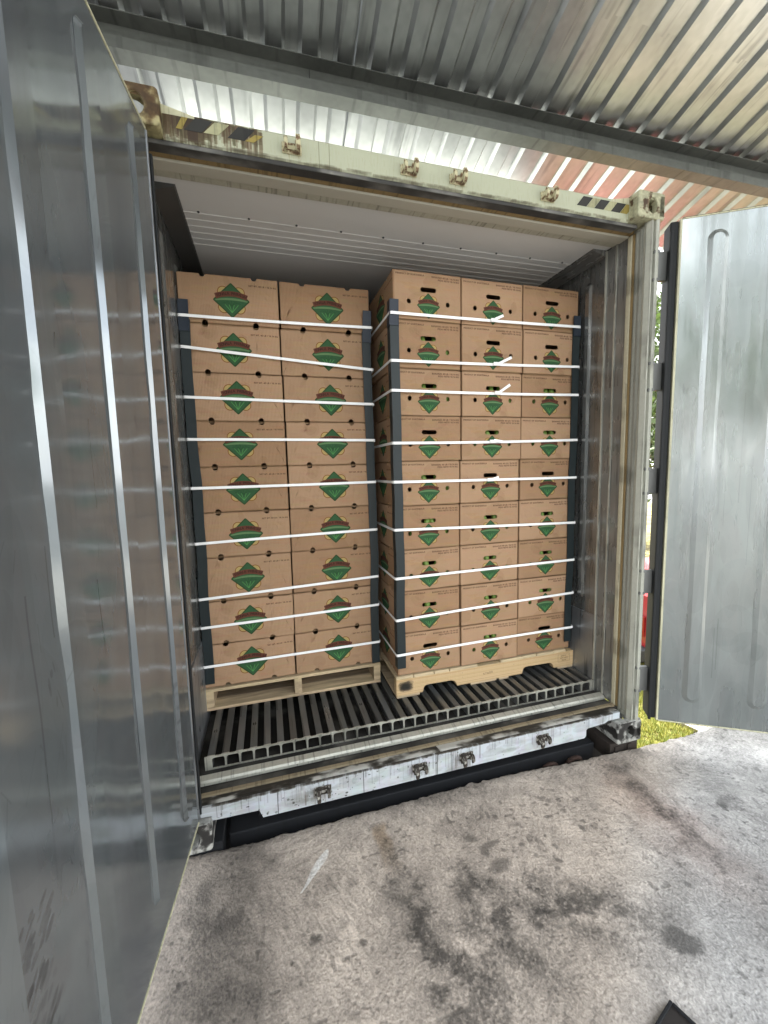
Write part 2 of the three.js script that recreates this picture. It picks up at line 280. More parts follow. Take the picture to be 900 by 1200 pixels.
// ------------------------------------------------------------------ the refrigerated container
const con = thing('refrigerated_container', 'large open white refrigerated shipping container backed up to the concrete dock', 'shipping container');
const HW = 1.219, CH = 2.896, CL = 12.19;
// corner castings: hollow steel boxes with oval holes
function casting(sx, y0) {
  const w = 0.162, h = 0.118, d = 0.178, t = 0.028;
  const hole = (cx, cy, rx, ry) => { const p = new THREE.Path(); p.absellipse(cx, cy, rx, ry, 0, Math.PI * 2, true); return p; };
  const rect = (w, h, r = 0.012) => { const s = new THREE.Shape(); s.moveTo(r, 0); s.lineTo(w - r, 0); s.absarc(w - r, r, r, -Math.PI / 2, 0); s.lineTo(w, h - r); s.absarc(w - r, h - r, r, 0, Math.PI / 2); s.lineTo(r, h); s.absarc(r, h - r, r, Math.PI / 2, Math.PI); s.lineTo(0, r); s.absarc(r, r, r, Math.PI, 1.5 * Math.PI); return s; };
  const ex = { depth: t, bevelEnabled: true, bevelSize: 0.003, bevelThickness: 0.003, bevelSegments: 1, curveSegments: 10 };
  const f = rect(w, h); f.holes.push(hole(w * (sx > 0 ? 0.56 : 0.44), h / 2, 0.031, 0.04)); const fg = new THREE.ExtrudeGeometry(f, ex); fg.translate(0, 0, -t);
  const s = rect(d, h); s.holes.push(hole(d * 0.5, h / 2, 0.04, 0.032)); const sg = new THREE.ExtrudeGeometry(s, ex); sg.rotateY(-Math.PI / 2); sg.translate(w, 0, -d);
  const inner = box(0, t, 0.002, h - 0.002, -d, -0.004), top = (() => { const q = rect(w - 0.008, d - 0.012); q.holes.push(hole((w - 0.008) / 2, d * 0.42, 0.034, 0.05)); const e = new THREE.ExtrudeGeometry(q, { depth: t, bevelEnabled: false, curveSegments: 10 }); e.rotateX(-Math.PI / 2); e.translate(0.004, h - t - 0.0005, -0.006); return buv(e); })(), bot = box(0.004, w - 0.004, 0, t * 0.8, -d, -0.006);
  const g = merge([buv(fg), buv(sg), inner, top, bot]);
  if (sx < 0) { g.scale(-1, 1, 1); const p = g.attributes.position.array, n = g.attributes.normal.array; for (const a of [p, n]) for (let i = 0; i < a.length; i += 9) for (let k = 0; k < 3; k++) { const q = a[i + 3 + k]; a[i + 3 + k] = a[i + 6 + k]; a[i + 6 + k] = q; } const q = g.attributes.uv.array; for (let i = 0; i < q.length; i += 6) for (let k = 0; k < 2; k++) { const r = q[i + 2 + k]; q[i + 2 + k] = q[i + 4 + k]; q[i + 4 + k] = r; } }
  g.translate(sx > 0 ? HW - w : -HW + w, y0, 0); return g;
}
const castDirty = std({ map: dataTex(256, 256, (u, v) => { const b = fbm(u * 7, v * 7, 5, 7), r = sst(0.56, 0.72, b), k = 0.8 + 0.3 * (fbm(u * 20, v * 20, 3, 20) - 0.5); return [mix(196, 92, r) * k, mix(194, 66, r) * k, mix(160, 40, r) * k]; }), roughness: 0.7 });
const castBlack = std({ map: dataTex(256, 256, (u, v) => { const b = fbm(u * 5, v * 5, 5, 5), r = sst(0.42, 0.6, b), k = 0.85 + 0.3 * (fbm(u * 24, v * 24, 3, 24) - 0.5); return [mix(176, 40, r) * k, mix(176, 38, r) * k, mix(170, 36, r) * k]; }), roughness: 0.7 });
mesh('corner_casting', casting(1, CH - 0.118), castDirty, con, 'cream top right corner casting rusty round its hole');
mesh('corner_casting', casting(-1, CH - 0.118), std({ map: dataTex(256, 256, (u, v) => { const b = fbm(u * 5, v * 5, 5, 5), r = sst(0.36, 0.62, b), k = 0.8 + 0.3 * (fbm(u * 20, v * 20, 3, 20) - 0.5); return [mix(190, 88, r) * k, mix(180, 64, r) * k, mix(132, 34, r) * k]; }), roughness: 0.75 }), con, 'rust stained top left corner casting beside the steel door');
mesh('corner_casting', casting(1, 0), castBlack, con, 'blackened bottom right corner casting on a rusty bolster');
mesh('corner_casting', casting(-1, 0), castBlack, con, 'dirty bottom left corner casting at the dock edge');

// header beam with its own paint map
castDirty.map.repeat.set(4, 4); castBlack.map.repeat.set(5, 5);
for (const c of con.children) if (c.material.map && c.name === 'corner_casting') c.material.map.repeat.set(4, 4);
const headerMap = canvasTex(2048, 128, (c, w, h) => {
  c.fillStyle = '#c3c4ae'; c.fillRect(0, 0, w, h);
  for (let i = 0; i < 900; i++) { c.fillStyle = `rgba(${90 + rnd() * 60},${80 + rnd() * 50},${50 + rnd() * 30},${0.02 + rnd() * 0.05})`; c.fillRect(rnd() * w, rnd() * h, 1 + rnd() * 3, 8 + rnd() * 50); }
  for (let i = 0; i < 260; i++) { const x = Math.pow(rnd(), 1.3) * 330; c.fillStyle = `rgba(${52 + rnd() * 30},${40 + rnd() * 20},${16 + rnd() * 12},${0.12 + rnd() * 0.3})`; c.fillRect(x, rnd() * 20, 2 + rnd() * 12, 15 + rnd() * 110); }
  for (let i = 0; i < 30; i++) { c.fillStyle = `rgba(60,40,14,${0.3 + rnd() * 0.4})`; c.fillRect(60 + rnd() * 75, 0, 6 + rnd() * 18, 50 + rnd() * 80); }
  for (let i = 0; i < 240; i++) { c.fillStyle = `rgba(70,62,44,${0.06 + rnd() * 0.16})`; c.fillRect(rnd() * w, h - 6 - rnd() * 14, 10 + rnd() * 60, 12); }
  for (let i = 0; i < 60; i++) { c.fillStyle = `rgba(110,74,40,${0.15 + rnd() * 0.2})`; c.fillRect(rnd() * w, 0, 4 + rnd() * 40, 2 + rnd() * 5); }
  for (const x of [440, 930, 1150, 1590]) for (let i = 0; i < 14; i++) { c.fillStyle = `rgba(120,78,40,${0.08 + rnd() * 0.12})`; c.fillRect(x - 34 + rnd() * 60, 40 + rnd() * 20, 2 + rnd() * 5, 20 + rnd() * 40); }
  c.fillStyle = 'rgba(90,88,66,.7)'; for (const x of [545, 585]) c.fillRect(x, 0, 2, h);
});
const xspan = 2 * (HW - 0.162);
function planar(g, x0, x1, y0, y1) { const p = g.attributes.position, uv = g.attributes.uv; for (let i = 0; i < p.count; i++) uv.setXY(i, (p.getX(i) - x0) / (x1 - x0), (p.getY(i) - y0) / (y1 - y0)); return g; }
const XI = HW - 0.162;
const hdr = prism('zy', [[-0.055, 2.781], [-0.055, 2.866], [-0.062, 2.874], [-0.14, 2.88], [-0.14, 2.79], [-0.12, 2.775], [-0.06, 2.775]], -XI + 0.001, XI - 0.001);
mesh('top_rail', planar(hdr, -XI, XI, 2.775, 2.874), std({ map: headerMap, color: lin(0.74, 0.76, 0.72), roughness: 0.55 }), con);
// little gussets where the rail runs into the castings
mesh('rail_gusset', prism('xy', [[XI - 0.11, 2.868], [XI, 2.89], [XI, 2.86], [XI - 0.11, 2.86]], -0.075, -0.054), M.cream, con);
mesh('rail_gusset', prism('xy', [[-XI + 0.11, 2.868], [-XI + 0.11, 2.86], [-XI, 2.86], [-XI, 2.89]], -0.075, -0.054), M.cream, con);
// hazard stripes: parallelograms of film stuck on the rail
function stripe(xb, xt, w, y0, y1, m) { mesh('hazard_stripe', prism('xy', [[xb, y0], [xb + w, y0], [xt + w, y1], [xt, y1]], -0.0548, -0.0538), m, con); }
const hz = [std({ color: lin(0.05, 0.048, 0.042), map: dirtMap, roughness: 0.7 }), std({ color: lin(0.42, 0.33, 0.09), map: grimeMap, roughness: 0.7 }), std({ color: lin(0.55, 0.55, 0.37), map: grimeMap, roughness: 0.65 })];
hz[0].map = steelMap;
for (const [i, x] of [0.743, 0.845, 0.945].entries()) { stripe(x, x + 0.038, 0.055, 2.813, 2.858, hz[0]); stripe(x + 0.057, x + 0.095, 0.043, 2.813, 2.858, i === 2 ? hz[1] : hz[2]); }
for (const [i, x] of [-0.985, -0.875, -0.835].entries()) { if (i !== 1) stripe(x, x + 0.04, 0.06, 2.818, 2.863, hz[0]); }
stripe(-0.918, -0.878, 0.05, 2.82, 2.862, hz[2]); stripe(-0.772, -0.735, 0.03, 2.818, 2.846, hz[1]); stripe(-1.012, -0.99, 0.02, 2.818, 2.86, hz[1]);
// underside of the header: lip, dark gasket land, tan strip, cream strip
mesh('rail_lip', box(-1.12, 1.12, 2.757, 2.774, -0.105, -0.058, 0.004), M.darkGrime, con);
mesh('gasket_land', box(-1.15, 1.15, 2.762, 2.79, -0.134, -0.106), M.orange, con);
mesh('gasket_strip', box(-1.15, 1.15, 2.755, 2.79, -0.2, -0.136, 0.006), std({ color: lin(0.42, 0.4, 0.33), roughness: 0.6 }), con);
mesh('header_trim', box(-1.15, 1.15, 2.761, 2.79, -0.245, -0.202, 0.004), M.grime, con);

// side posts and jambs, profile in plan, extruded upwards
function jamb(s) {
  const P = (l) => { const q = l.map(([x, z]) => [s * x, z]); return s > 0 ? q : q.reverse(); };
  const y0 = 0.118, y1 = 2.777;  // post, then the stepped jamb going inwards
  mesh('corner_post', prism('xz', P([[1.150, -0.046], [1.146, -0.03], [1.155, -0.004], [1.161, -0.003], [1.164, -0.022], [1.175, -0.022], [1.178, -0.001], [1.184, 0.002], [1.196, 0.002], [1.201, -0.004], [1.201, -0.17], [1.162, -0.17], [1.160, -0.05]]), y0, y1), M.post, con);
  mesh('jamb_step', prism('xz', P([[1.1505, -0.047], [1.165, -0.047], [1.165, -0.096], [1.150, -0.096], [1.146, -0.086], [1.149, -0.074], [1.147, -0.06]]), 0.15, 2.757), M.step, con);
  mesh('gasket_land', prism('xz', P([[1.148, -0.097], [1.165, -0.097], [1.165, -0.111], [1.148, -0.111]]), 0.152, 2.758), M.orange, con);
  mesh('gasket_strip', prism('xz', P([[1.147, -0.112], [1.165, -0.112], [1.165, -0.142], [1.149, -0.142], [1.145, -0.136], [1.145, -0.116]]), 0.152, 2.756), M.seal, con);
  mesh('jamb_lining', prism('xz', P([[1.150, -0.143], [1.17, -0.143], [1.17, -0.208], [1.1525, -0.208]]), 0.152, 2.762), M.lining, con);
  mesh('jamb_bead', prism('xz', P([[1.147, -0.209], [1.17, -0.209], [1.17, -0.217], [1.147, -0.217]]), 0.152, 2.762), M.alu, con);
  mesh('jamb_lining', prism('xz', P([[1.1525, -0.218], [1.17, -0.218], [1.17, -0.28], [1.1545, -0.28]]), 0.152, 2.762), M.lining, con);
  mesh('jamb_bead', prism('xz', P([[1.147, -0.281], [1.17, -0.281], [1.17, -0.29], [1.147, -0.29]]), 0.152, 2.762), M.alu, con);
  // inner wall, scuff plate, pressed ribs, ceiling trim
  mesh('inner_wall', box(...(s > 0 ? [1.156, 1.19] : [-1.19, -1.156]), 0.14, 2.8, -11.6, -0.291), M.wall, con);
  mesh('scuff_plate', box(...(s > 0 ? [1.151, 1.1555] : [-1.1555, -1.151]), 0.155, 0.635, -4, -0.292), M.kick, con);
  mesh('ceiling_trim', prism('xy', P([[1.155, 2.735], [1.155, 2.77], [1.064, 2.77], [1.068, 2.76]]), -11.5, -0.292), s > 0 ? M.lining : M.trim, con);
  mesh('outer_wall', box(...(s > 0 ? [1.191, 1.217] : [-1.217, -1.191]), 0.12, 2.88, -CL + 0.05, -0.171), M.grime, con);
}
jamb(1); jamb(-1);
function ribShape(len, wTop, bev, hgt) {                 // pressed stiffening rib with rounded ends, flat back at z=0, length along y
  const r = wTop / 2, s = new THREE.Shape(); s.moveTo(r, r); s.lineTo(r, len - r); s.absarc(0, len - r, r, 0, Math.PI); s.lineTo(-r, r); s.absarc(0, r, r, Math.PI, 2 * Math.PI);
  const g = new THREE.ExtrudeGeometry(s, { depth: 0.0002, bevelEnabled: true, bevelThickness: hgt, bevelSize: bev, bevelSegments: 1, curveSegments: 12, bevelOffset: 0 });
  return buv(g);
}
for (let k = 0; k < 8; k++) for (const s of [1, -1]) {
  const g = ribShape(1.9, 0.03, 0.016, 0.009); g.rotateY(s > 0 ? -Math.PI / 2 : Math.PI / 2); const o = mesh('wall_rib', g, M.wall, con); o.position.set(s * 1.1562, 0.73, -0.42 - 0.3 * k);
}
// ceiling panels with the transverse grooves
mesh('ceiling', box(-1.156, 1.156, 2.77, 2.83, -11.6, -0.2), M.ceiling, con);
for (let k = 0; k < 6; k++) mesh('ceiling_rib', prism('zy', [[0.006, 0.0004], [0.003, -0.0022], [-0.003, -0.0022], [-0.006, 0.0004]].map(([z, y]) => [z - 0.475 - 0.055 * k, y + 2.77]), -1.09, 1.09), M.ceiling, con);
{ const l = []; for (let k = 0; k < 10; k++) { const g = new THREE.SphereGeometry(0.006, 8, 5, 0, Math.PI * 2, 0, Math.PI / 2); g.rotateX(Math.PI); g.translate(-1.0 + k * 0.222, 2.7695, -0.462); l.push(g); } mesh('screw_heads', merge(l), M.black, con).userData.kind = 'stuff'; }
mesh('outer_roof', box(-1.217, 1.217, 2.845, 2.886, -CL + 0.05, -0.141), std({ map: grimeMap, color: lin(0.8, 0.83, 0.85), roughness: 0.6 }), con);
mesh('end_wall', box(-1.156, 1.156, 0.14, 2.77, -11.7, -11.6), M.wall, con);
mesh('floor_pan', box(-1.156, 1.156, 0.11, 0.152, -11.6, -0.236), M.pan, con);
mesh('under_frame', box(-1.19, 1.19, 0.07, 0.109, -CL + 0.1, -0.12), M.navy, con);

// T-section floor bars, one by one, and the pierced end strip
{
  const L0 = -5.5, z0 = -0.287, pitch = 0.065, n = 35;
  const T = [[-0.0165, 0.214], [-0.0165, 0.221], [-0.014, 0.2225], [0.014, 0.2225], [0.0165, 0.221], [0.0165, 0.214], [0.004, 0.211], [0.003, 0.1525], [-0.003, 0.1525], [-0.004, 0.211]].reverse();
  const g = [0, 1, 2].map((v) => { const q = prism('xy', T, L0, z0); const a = q.attributes.uv; for (let i = 0; i < a.count; i++) a.setXY(i, a.getX(i) + v * 0.31, a.getY(i) * 0.6 + v * 0.17); return q; });
  const floor = sub('bar_floor', con);
  const mats = [M.bar, std({ map: steelMap, color: lin(0.26, 0.26, 0.255), roughnessMap: roughMap, roughness: 0.8, metalness: 0.55 }), std({ map: steelMap, color: lin(0.4, 0.405, 0.41), roughnessMap: roughMap, roughness: 0.7, metalness: 0.6 })];
  for (let k = 0; k < n; k++) { const o = mesh('floor_bar', g[k % 3], mats[(k * 7 + (k >> 2)) % 3], floor); o.position.set(-1.084 + pitch * k, 0, rr(-0.003, 0)); }
  const s = new THREE.Shape(); const x0 = -1.113, x1 = 1.142;
  s.moveTo(x0, 0.153); s.lineTo(x0, 0.2205); for (let k = 0; k < n; k++) { const x = -1.084 + pitch * k; s.lineTo(x - 0.02, 0.2195); s.lineTo(x - 0.015, 0.2232); s.lineTo(x + 0.015, 0.2232); s.lineTo(x + 0.02, 0.2195); } s.lineTo(x1, 0.2205); s.lineTo(x1, 0.153); s.lineTo(x0, 0.153);
  for (let k = 0; k < n - 1; k++) {
    const a = -1.084 + pitch * k + 0.0045, b = a + pitch - 0.009, p = new THREE.Path(), r = 0.012, yt = 0.2115;
    p.moveTo(a, 0.158); p.lineTo(a, yt - r); p.quadraticCurveTo(a, yt, a + r, yt); p.lineTo(b - r, yt); p.quadraticCurveTo(b, yt, b, yt - r); p.lineTo(b, 0.158); p.lineTo(a, 0.158); s.holes.push(p);
  }
  const e = new THREE.ExtrudeGeometry(s, { depth: 0.007, bevelEnabled: false, curveSegments: 4 }); e.translate(0, 0, -0.2865);
  mesh('floor_end_strip', buv(e), M.alu, floor);
}
// threshold: stepped sill extrusions
mesh('drain_channel', box(-1.15, 1.15, 0.12, 0.146, -0.2355, -0.1), M.pan, con);
mesh('threshold_strip', prism('zy', [[-0.234, 0.147], [-0.234, 0.166], [-0.226, 0.172], [-0.196, 0.166], [-0.188, 0.158], [-0.186, 0.147]], -1.148, 1.148), M.alu, con);
mesh('threshold_strip', prism('zy', [[-0.172, 0.147], [-0.172, 0.15], [-0.136, 0.152], [-0.136, 0.147]], -1.146, 1.146), std({ map: dirtMap, color: lin(0.5, 0.49, 0.47), roughness: 0.75 }), con);
mesh('threshold_strip', prism('zy', [[-0.1355, 0.147], [-0.1355, 0.1535], [-0.115, 0.155], [-0.108, 0.15], [-0.108, 0.147]], -1.146, 1.146), std({ map: grimeMap, color: lin(0.4, 0.33, 0.24), roughness: 0.75 }), con);
const ledgeMap = dataTex(512, 128, (u, v) => { const b = fbm(u * 40, v * 6, 4, 0), c = fbm(u * 9, v * 3 + 9, 4, 0), k = sst(0.4, 0.62, 0.5 * b + 0.5 * c); return [mix(38, 190, k), mix(36, 190, k), mix(32, 184, k)]; });
mesh('sill_ledge', planarXZ(prism('zy', [[-0.1, 0.1], [-0.1, 0.157], [-0.06, 0.167], [-0.045, 0.167], [-0.0445, 0.1]], -1.1, 1.1), 0.45), std({ map: ledgeMap, roughness: 0.6 }), con);
function planarXZ(g, k) { const p = g.attributes.position, uv = g.attributes.uv; for (let i = 0; i < p.count; i++) uv.setXY(i, p.getX(i) * k, (p.getZ(i) + p.getY(i)) * 3); return g; }
const sillMap = canvasTex(2048, 160, (c, w, h) => {
  c.fillStyle = '#b4babf'; c.fillRect(0, 0, w, h);
  for (let i = 0; i < 220; i++) { const g = 60 + rnd() * 60 | 0; c.fillStyle = `rgba(${g},${g - 2},${g - 8},${0.03 + rnd() * 0.1})`; c.beginPath(); c.ellipse(rnd() * w, rnd() * h, 10 + rnd() * 60, 6 + rnd() * 30, 0, 0, 7); c.fill(); }
  for (const x of [440, 930, 1160, 1590]) for (let i = 0; i < 40; i++) { c.fillStyle = `rgba(58,44,32,${0.06 + rnd() * 0.16})`; c.fillRect(x - 70 + rnd() * 100, 30 + rnd() * 40, 2 + rnd() * 6, 20 + rnd() * 90); }
  for (let i = 0; i < 500; i++) { c.fillStyle = `rgba(${150 + rnd() * 50 | 0},${156 + rnd() * 50 | 0},${160 + rnd() * 50 | 0},${0.04 + rnd() * 0.08})`; c.fillRect(rnd() * w, rnd() * h, 4 + rnd() * 50, 6 + rnd() * 70); }
  for (let i = 0; i < 260; i++) { const x = rnd() * w; c.fillStyle = `rgba(60,58,54,${0.06 + rnd() * 0.26})`; c.fillRect(x, 0, 1 + rnd() * 5, 4 + Math.pow(rnd(), 2.5) * 130); }
  for (let i = 0; i < 60; i++) { const x = rnd() * w * 0.5; c.fillStyle = `rgba(34,32,28,${0.25 + rnd() * 0.45})`; c.beginPath(); c.ellipse(x, rnd() * h, 1 + rnd() * 6, 1 + rnd() * 8, 0, 0, 7); c.fill(); }
  for (let i = 0; i < 60; i++) { c.fillStyle = `rgba(34,32,28,${0.25 + rnd() * 0.45})`; c.beginPath(); c.ellipse(rnd() * w, rnd() * h, 1 + rnd() * 4, 1 + rnd() * 5, 0, 0, 7); c.fill(); }
  c.fillStyle = 'rgba(35,34,32,.9)'; for (const x of [995, 1002, 1078, 640, 262]) c.fillRect(x, 0, 3, h);
  for (let i = 0; i < 400; i++) { c.fillStyle = `rgba(48,44,38,${0.15 + rnd() * 0.3})`; c.fillRect(rnd() * w, 0, 6 + rnd() * 30, 2 + rnd() * 8); }
});
{
  const s = [[-XI, 0.1], [-0.868, 0.096], [-0.862, 0.09], [-0.85, 0.058], [0.862, 0.058], [0.872, 0.072], [0.872, 0.104], [0.885, 0.112], [1.0, 0.118], [1.02, 0.128], [XI, 0.128], [1.1, 0.128], [1.1, 0.166], [-1.1, 0.166], [-1.1, 0.124], [-XI, 0.122]];
  const g = prism('xy', s, -0.044, -0.032); mesh('bottom_sill', planar(g, -XI, XI, 0.055, 0.166), std({ map: sillMap, roughness: 0.5 }), con);
  mesh('sill_flange', merge([box(-0.85, 0.862, 0.058, 0.064, -0.1, -0.0445), box(-0.868, -0.862, 0.06, 0.096, -0.09, -0.0445), box(0.866, 0.874, 0.06, 0.11, -0.09, -0.0445)]), M.navy, con);
}
// cam keepers (brackets for the locking bars)
function keeper(x, y, z, flip) {
  const pl = new RoundedBoxGeometry(0.088, 0.05, 0.008, 2, 0.004); pl.translate(0, 0, 0.004);
  const hook = new THREE.Shape(); hook.moveTo(0, -0.02); hook.lineTo(0.034, -0.02); hook.quadraticCurveTo(0.05, -0.014, 0.046, 0.012); hook.lineTo(0.036, 0.026); hook.lineTo(0.03, 0.018); hook.quadraticCurveTo(0.03, -0.002, 0.012, 0.002); hook.quadraticCurveTo(0.004, 0.008, 0.006, 0.024); hook.lineTo(-0.002, 0.02);
  const hk = (w) => { const g = new THREE.ExtrudeGeometry(hook, { depth: w, bevelEnabled: true, bevelSize: 0.002, bevelThickness: 0.002, bevelSegments: 1, curveSegments: 6 }); g.rotateY(-Math.PI / 2); g.translate(w / 2, 0, 0.004); return g; };
  const a = hk(0.012); a.translate(-0.028, 0, 0); const b = hk(0.016); b.scale(1, 1.35, 1.1); b.translate(0.026, 0.004, 0);
  const bar = box(-0.03, 0.03, -0.012, 0.008, 0.004, 0.016, 0.003);
  const g = merge([buv(pl), buv(a), buv(b), bar]); if (flip) g.rotateZ(Math.PI);
  g.scale(0.86, 0.8, 0.8); const o = mesh('cam_keeper', g, castKeep[flip ? 1 : 0], con); o.position.set(x, y, z); return o;
}
const castKeep = [std({ map: dataTex(128, 128, (u, v) => { const r = 0.8 * sst(0.48, 0.7, fbm(u * 9, v * 9, 4, 9)); return [mix(190, 84, r), mix(184, 58, r), mix(150, 38, r)]; }), roughness: 0.8 }), std({ map: dataTex(128, 128, (u, v) => { const r = sst(0.36, 0.55, fbm(u * 9, v * 9, 4, 9)); return [mix(150, 52, r), mix(148, 46, r), mix(140, 40, r)]; }), roughness: 0.8 })];
for (const g of [0, 1]) castKeep[g].map.repeat.set(7, 7);
for (const x of [-0.6, -0.115, 0.11, 0.575]) keeper(x, 2.82, -0.055, false);
for (const x of [-0.585, -0.115, 0.135, 0.585]) keeper(x, 0.122, -0.032, true);

// doors
function smudge(s, tyre) {
  return canvasTex(1024, 2048, (c, w, h) => {
    c.fillStyle = '#d2d6d6'; c.fillRect(0, 0, w, h);
    for (let i = 0; i < 420; i++) { const gg = 100 + rnd() * 110 | 0; c.fillStyle = `rgba(${gg},${gg + 2},${gg + 3},${0.02 + rnd() * 0.05})`; c.beginPath(); c.ellipse(rnd() * w, rnd() * h, 10 + rnd() * 90, 30 + rnd() * 260, (rnd() - 0.5) * 0.3, 0, 7); c.fill(); }
    for (let i = 0; i < 1500; i++) { const gs = 80 + rnd() * 150 | 0; c.strokeStyle = `rgba(${gs},${gs},${gs},${0.04 + rnd() * 0.14})`; c.lineWidth = 0.5 + rnd() * 1.6; const x = rnd() * w, y = rnd() * h, a = Math.PI / 2 + (rnd() - 0.5) * 1.2, l = 6 + rnd() * rnd() * 120; c.beginPath(); c.moveTo(x, y); c.lineTo(x + Math.cos(a) * l, y + Math.sin(a) * l); c.stroke(); }
    for (let i = 0; i < (tyre ? 40 : 14); i++) { c.fillStyle = `rgba(70,72,74,${0.06 + rnd() * 0.14})`; const x = rnd() * w, y = rnd() * h; for (let k = 0; k < 6; k++) { c.beginPath(); c.ellipse(x + rr(-14, 14), y + rr(-30, 30), 1 + rnd() * 3, 3 + rnd() * 18, rr(-0.4, 0.4), 0, 7); c.fill(); } }
    if (tyre) for (let k = 0; k < 260; k++) { const u = rnd(), x = 40 + 190 * rnd() , y = h * (0.74 + 0.2 * u); c.fillStyle = `rgba(44,46,48,${0.06 + rnd() * 0.16})`; c.beginPath(); c.ellipse(x, y, 6 + rnd() * 12, 2 + rnd() * 5, -0.6, 0, 7); c.fill(); }
    for (let i = 0; i < 26; i++) { const x = rnd() * w, y = h * rnd() * 0.8; c.fillStyle = `rgba(80,82,84,${0.1 + rnd() * 0.14})`; c.fillRect(x, y, 1.5 + rnd() * 3, 80 + rnd() * 360); }
  });
}
function door(m, origin, turn, ribs, label, tyre, col, rough, met) {
  const d = sub('door', con); d.position.set(...origin); d.rotation.y = turn; d.userData.label = label;
  const W = 1.14, H = 2.615, X = (s) => m * s;
  const mat = std({ map: smudge(0, tyre), color: col, metalness: met, roughness: rough, roughnessMap: roughMap });
  // inner skin: one sheet, slightly oil-canned
  const NX = 60, NY = 130, pos = [], uv = [], idx = [];
  for (let i = 0; i <= NX; i++) for (let j = 0; j <= NY; j++) {
    const s = 0.004 + (W - 0.008) * i / NX, y = 0.004 + (H - 0.008) * j / NY, e = Math.min(1, Math.min(s, W - s, y, H - y) * 12);
    pos.push(X(s), y, e * (0.002 * (fbm(s * 4.5 + 9, y * 2.6 + (m > 0 ? 50 : 0), 2) - 0.5) + 0.0042 * (noise(s * 4.6, y * 6 + 20) - 0.5))); uv.push(m > 0 ? i / NX : 1 - i / NX, j / NY);
  }
  for (let i = 0; i < NX; i++) for (let j = 0; j < NY; j++) { const a = i * (NY + 1) + j, b = a + NY + 1; if (m > 0) idx.push(a, b, a + 1, b, b + 1, a + 1); else idx.push(a, a + 1, b, b, a + 1, b + 1); }
  const g = new THREE.BufferGeometry(); g.setAttribute('position', new THREE.Float32BufferAttribute(pos, 3)); g.setAttribute('uv', new THREE.Float32BufferAttribute(uv, 2)); g.setIndex(idx); g.computeVertexNormals();
  mesh('inner_skin', g, mat, d);
  const bx = (s0, s1, y0, y1, z0, z1, r) => box(Math.min(X(s0), X(s1)), Math.max(X(s0), X(s1)), y0, y1, z0, z1, r);
  mesh('door_leaf', bx(0.003, W - 0.003, 0.003, H - 0.003, -0.085, -0.004), M.grime, d);
  for (const q of [bx(-0.005, 0.0055, 0, H, -0.03, 0.003, 0.002), bx(W - 0.006, W + 0.004, 0, H, -0.03, 0.0035, 0.002)]) mesh('edge_trim', q, m > 0 ? M.cream : M.kick, d);
  for (const q of [bx(0.0065, W - 0.007, -0.003, 0.0035, -0.03, 0.003, 0.002), bx(0.0065, W - 0.007, H - 0.0035, H + 0.003, -0.03, 0.003, 0.002)]) mesh('edge_trim', q, M.cream, d);
  mesh('door_gasket', merge([bx(-0.043, -0.006, 0.006, H - 0.004, -0.09, -0.006, 0.006), bx(-0.044, -0.03, 0.0, H - 0.05, -0.006, 0.004, 0.004)]), M.rubber, d);
  for (const q of [bx(W + 0.005, W + 0.04, 0.006, H - 0.004, -0.08, -0.006, 0.006), bx(0.01, W - 0.01, H + 0.004, H + 0.012, -0.08, -0.01, 0.004), bx(0.01, W - 0.01, -0.012, -0.004, -0.08, -0.01, 0.004)]) mesh('door_gasket', q, M.rubber, d);
  for (const c of ribs) {
    const r = m > 0 ? ribShape(2.38, 0.05, 0.021, 0.011) : ribShape(2.38, 0.066, 0.0125, 0.0115), a = r.attributes.uv, p = r.attributes.position; for (let i = 0; i < a.count; i++) a.setXY(i, clamp((m > 0 ? 1 : -1) * 0 + (c + p.getX(i)) / W), (p.getY(i) + 0.12) / H);
    const o = mesh('door_rib', r, mat, d); o.position.set(X(c), 0.143, -0.0006);
  }
  return d;
}
door(1, [1.262, 0.142, 0.06], -Math.atan2(0.51, 0.86), [0.16, 0.457, 0.754, 1.03], 'right door swung wide open, pale polished inner skin, black gasket along its hinge edge', false, lin(0.46, 0.475, 0.465), 0.52, 0.68);
door(-1, [-1.1, 0.139, 0.0], Math.atan2(1, 0.09), [0.127, 0.426, 0.73, 1.015], 'left door swung open towards the camera, scuffed dark reflective steel skin', true, lin(0.35, 0.37, 0.385), 0.24, 0.6);
for (const [y0, y1] of [[2.49, 2.63], [1.945, 2.085], [1.405, 1.54], [0.855, 0.985], [0.29, 0.43]]) {
  const h = mesh('door_hinge', merge([box(-0.048, 0.05, 0, y1 - y0, -0.012, 0.012, 0.003), box(-0.062, -0.03, -0.006, 0.012, -0.018, 0.02, 0.004), box(-0.062, -0.03, y1 - y0 - 0.012, y1 - y0 + 0.006, -0.018, 0.02, 0.004)]), M.hinge, con); h.position.set(1.238, y0, -0.006); h.rotation.y = -0.25;
  const l = mesh('door_hinge', h.geometry, M.hinge, con); l.position.set(-1.2, y0, 0.012); l.rotation.y = 0.5 + Math.PI;
}

